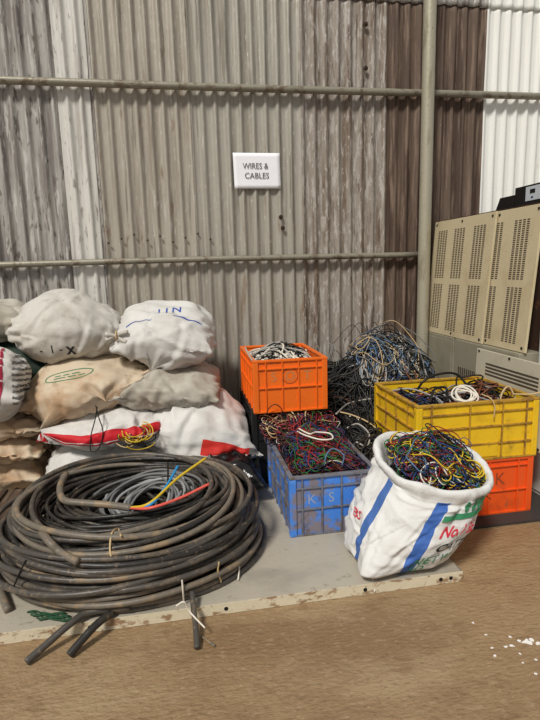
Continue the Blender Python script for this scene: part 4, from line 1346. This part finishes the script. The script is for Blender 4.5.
bag = thing('open_sack', (BAG_B[0], BAG_B[1], BAG_Z0), 'open white woven sack with blue stripes, brimming with coloured wires', 'sack')
obj('sack_body', MB().add(V, Fc), M['sk_open'], bag, smooth=True, uv=np.array(uvr))
bag_bvh = BVHTree.FromPolygons([Vector(q) for q in V], Fc)
cn = bag_point(np.array([radians(228)]), np.array([0.02]))[0]
obj('corner_string', MB().tube(smooth_path([cn + (0, 0, 0.02), cn + (-0.01, -0.015, -0.01), cn + (-0.008, -0.03, -0.03), cn + (-0.012, -0.04, -0.038)], 14), 0.003, 6), M['w_white'], bag, smooth=True)


def bag_print(name, V2, Fc, uc, vc, m, shear=0.0):
    """flat print in metres, wrapped on the sack around angle uc and height vc"""
    u = uc + V2[:, 0] / 0.215
    v = vc + V2[:, 1] / (BAG_Z1 - BAG_Z0)
    return obj(name, MB().add(bag_point(u, v, 0.0055), Fc), M[m], bag)


def bag_text(name, s, h, uc, vc, m, sx=1.0, bold=0.0, shear=0.0, slope=0.0):
    V, Fc = text2d(s, bold, 0.22)
    V2 = np.stack([(V[:, 0] * sx + shear * V[:, 1]) * h, V[:, 1] * h + slope * V[:, 0] * h], 1)
    return bag_print(name, V2, Fc, uc, vc, m)


U0 = radians(276)
bag_text('red_lettering', 'No.1 BE', 0.046, U0 + 0.21, 0.60, 'print_red', 0.62, 0.02, 0.1)
bag_text('black_lettering', 'CATT', 0.034, U0 + 0.20, 0.40, 'print_black', 0.95, 0.02, 0.12)
bag_text('green_lettering', 'NET W', 0.032, U0 + 0.03, 0.24, 'print_green', 0.85, 0.012, 0.1)
bag_text('green_lettering', '50', 0.03, U0 - 0.16, 0.13, 'print_green', 1.0, 0.0, 0.1)
# green emblem: band with sweeping leaves
nb = 30
V2 = np.array([(-0.09 + 0.2 * i / (nb - 1), 0.012 * k) for i in range(nb) for k in (-1, 0, 1)])
Fb = [(3 * i + k, 3 * i + 3 + k, 3 * i + 4 + k, 3 * i + 1 + k) for i in range(nb - 1) for k in (0, 1)]
bag_print('green_emblem', V2, Fb, U0 + 0.26, 0.775, 'print_green')
for x0, ln, bend, wd in ((-0.03, 0.055, -0.02, 0.010), (0.0, 0.07, 0.01, 0.014), (0.03, 0.07, 0.035, 0.014), (0.06, 0.06, 0.05, 0.012)):
    t = np.linspace(0, 1, 14)
    ctr = np.stack([x0 + bend * t ** 2, 0.018 + ln * t], 1)
    wv = wd * np.sin(np.pi * (0.1 + 0.85 * t))
    V2 = np.concatenate([np.stack([ctr[:, 0] + s * wv, ctr[:, 1]], 1) for s in (-1, 1)])
    bag_print('green_emblem', V2, [(i, 14 + i, 15 + i, i + 1) for i in range(13)], U0 + 0.26, 0.775, 'print_green')
bag_text('red_lettering', 'BS', 0.03, radians(182), 0.55, 'print_red', 0.8, 0.01)

bw_ = (BAG_M[0] - 0.19, BAG_M[0] + 0.19, BAG_M[1] - 0.155, BAG_M[1] + 0.16)
ell = lambda x, y: ((x - BAG_M[0]) / 0.2) ** 2 + ((y - BAG_M[1]) / 0.17) ** 2
h_bag = lambda x, y: 0.40 + 0.035 * np.clip(1 - ell(x, y), -1.2, 1) + 0.055 * (y - BAG_M[1]) / 0.15 - 0.02 * (x - BAG_M[0]) / 0.19
tangle('wire_tangle', [(250, 40, 0.013, (bw_[0] + .025, bw_[1] - .005, bw_[2] + .01, bw_[3] - .03), h_bag, (0, 0.03), 14, 0.03, (0.0016, 0.0028), [('w_black', 5), ('w_blue', 4), ('w_green', 2.5), ('w_yellow', 2.5), ('w_red', 2.5), ('w_white', 0.4), ('w_brown', 1), ('w_lblue', 1)], 51)],
       'multicoloured thin wires filling the open white sack', 'wires', mound((bw_[0] + 0.085, bw_[1] - 0.085, bw_[2] + 0.075, bw_[3] - 0.075), h_bag, 0.045, 0.30))
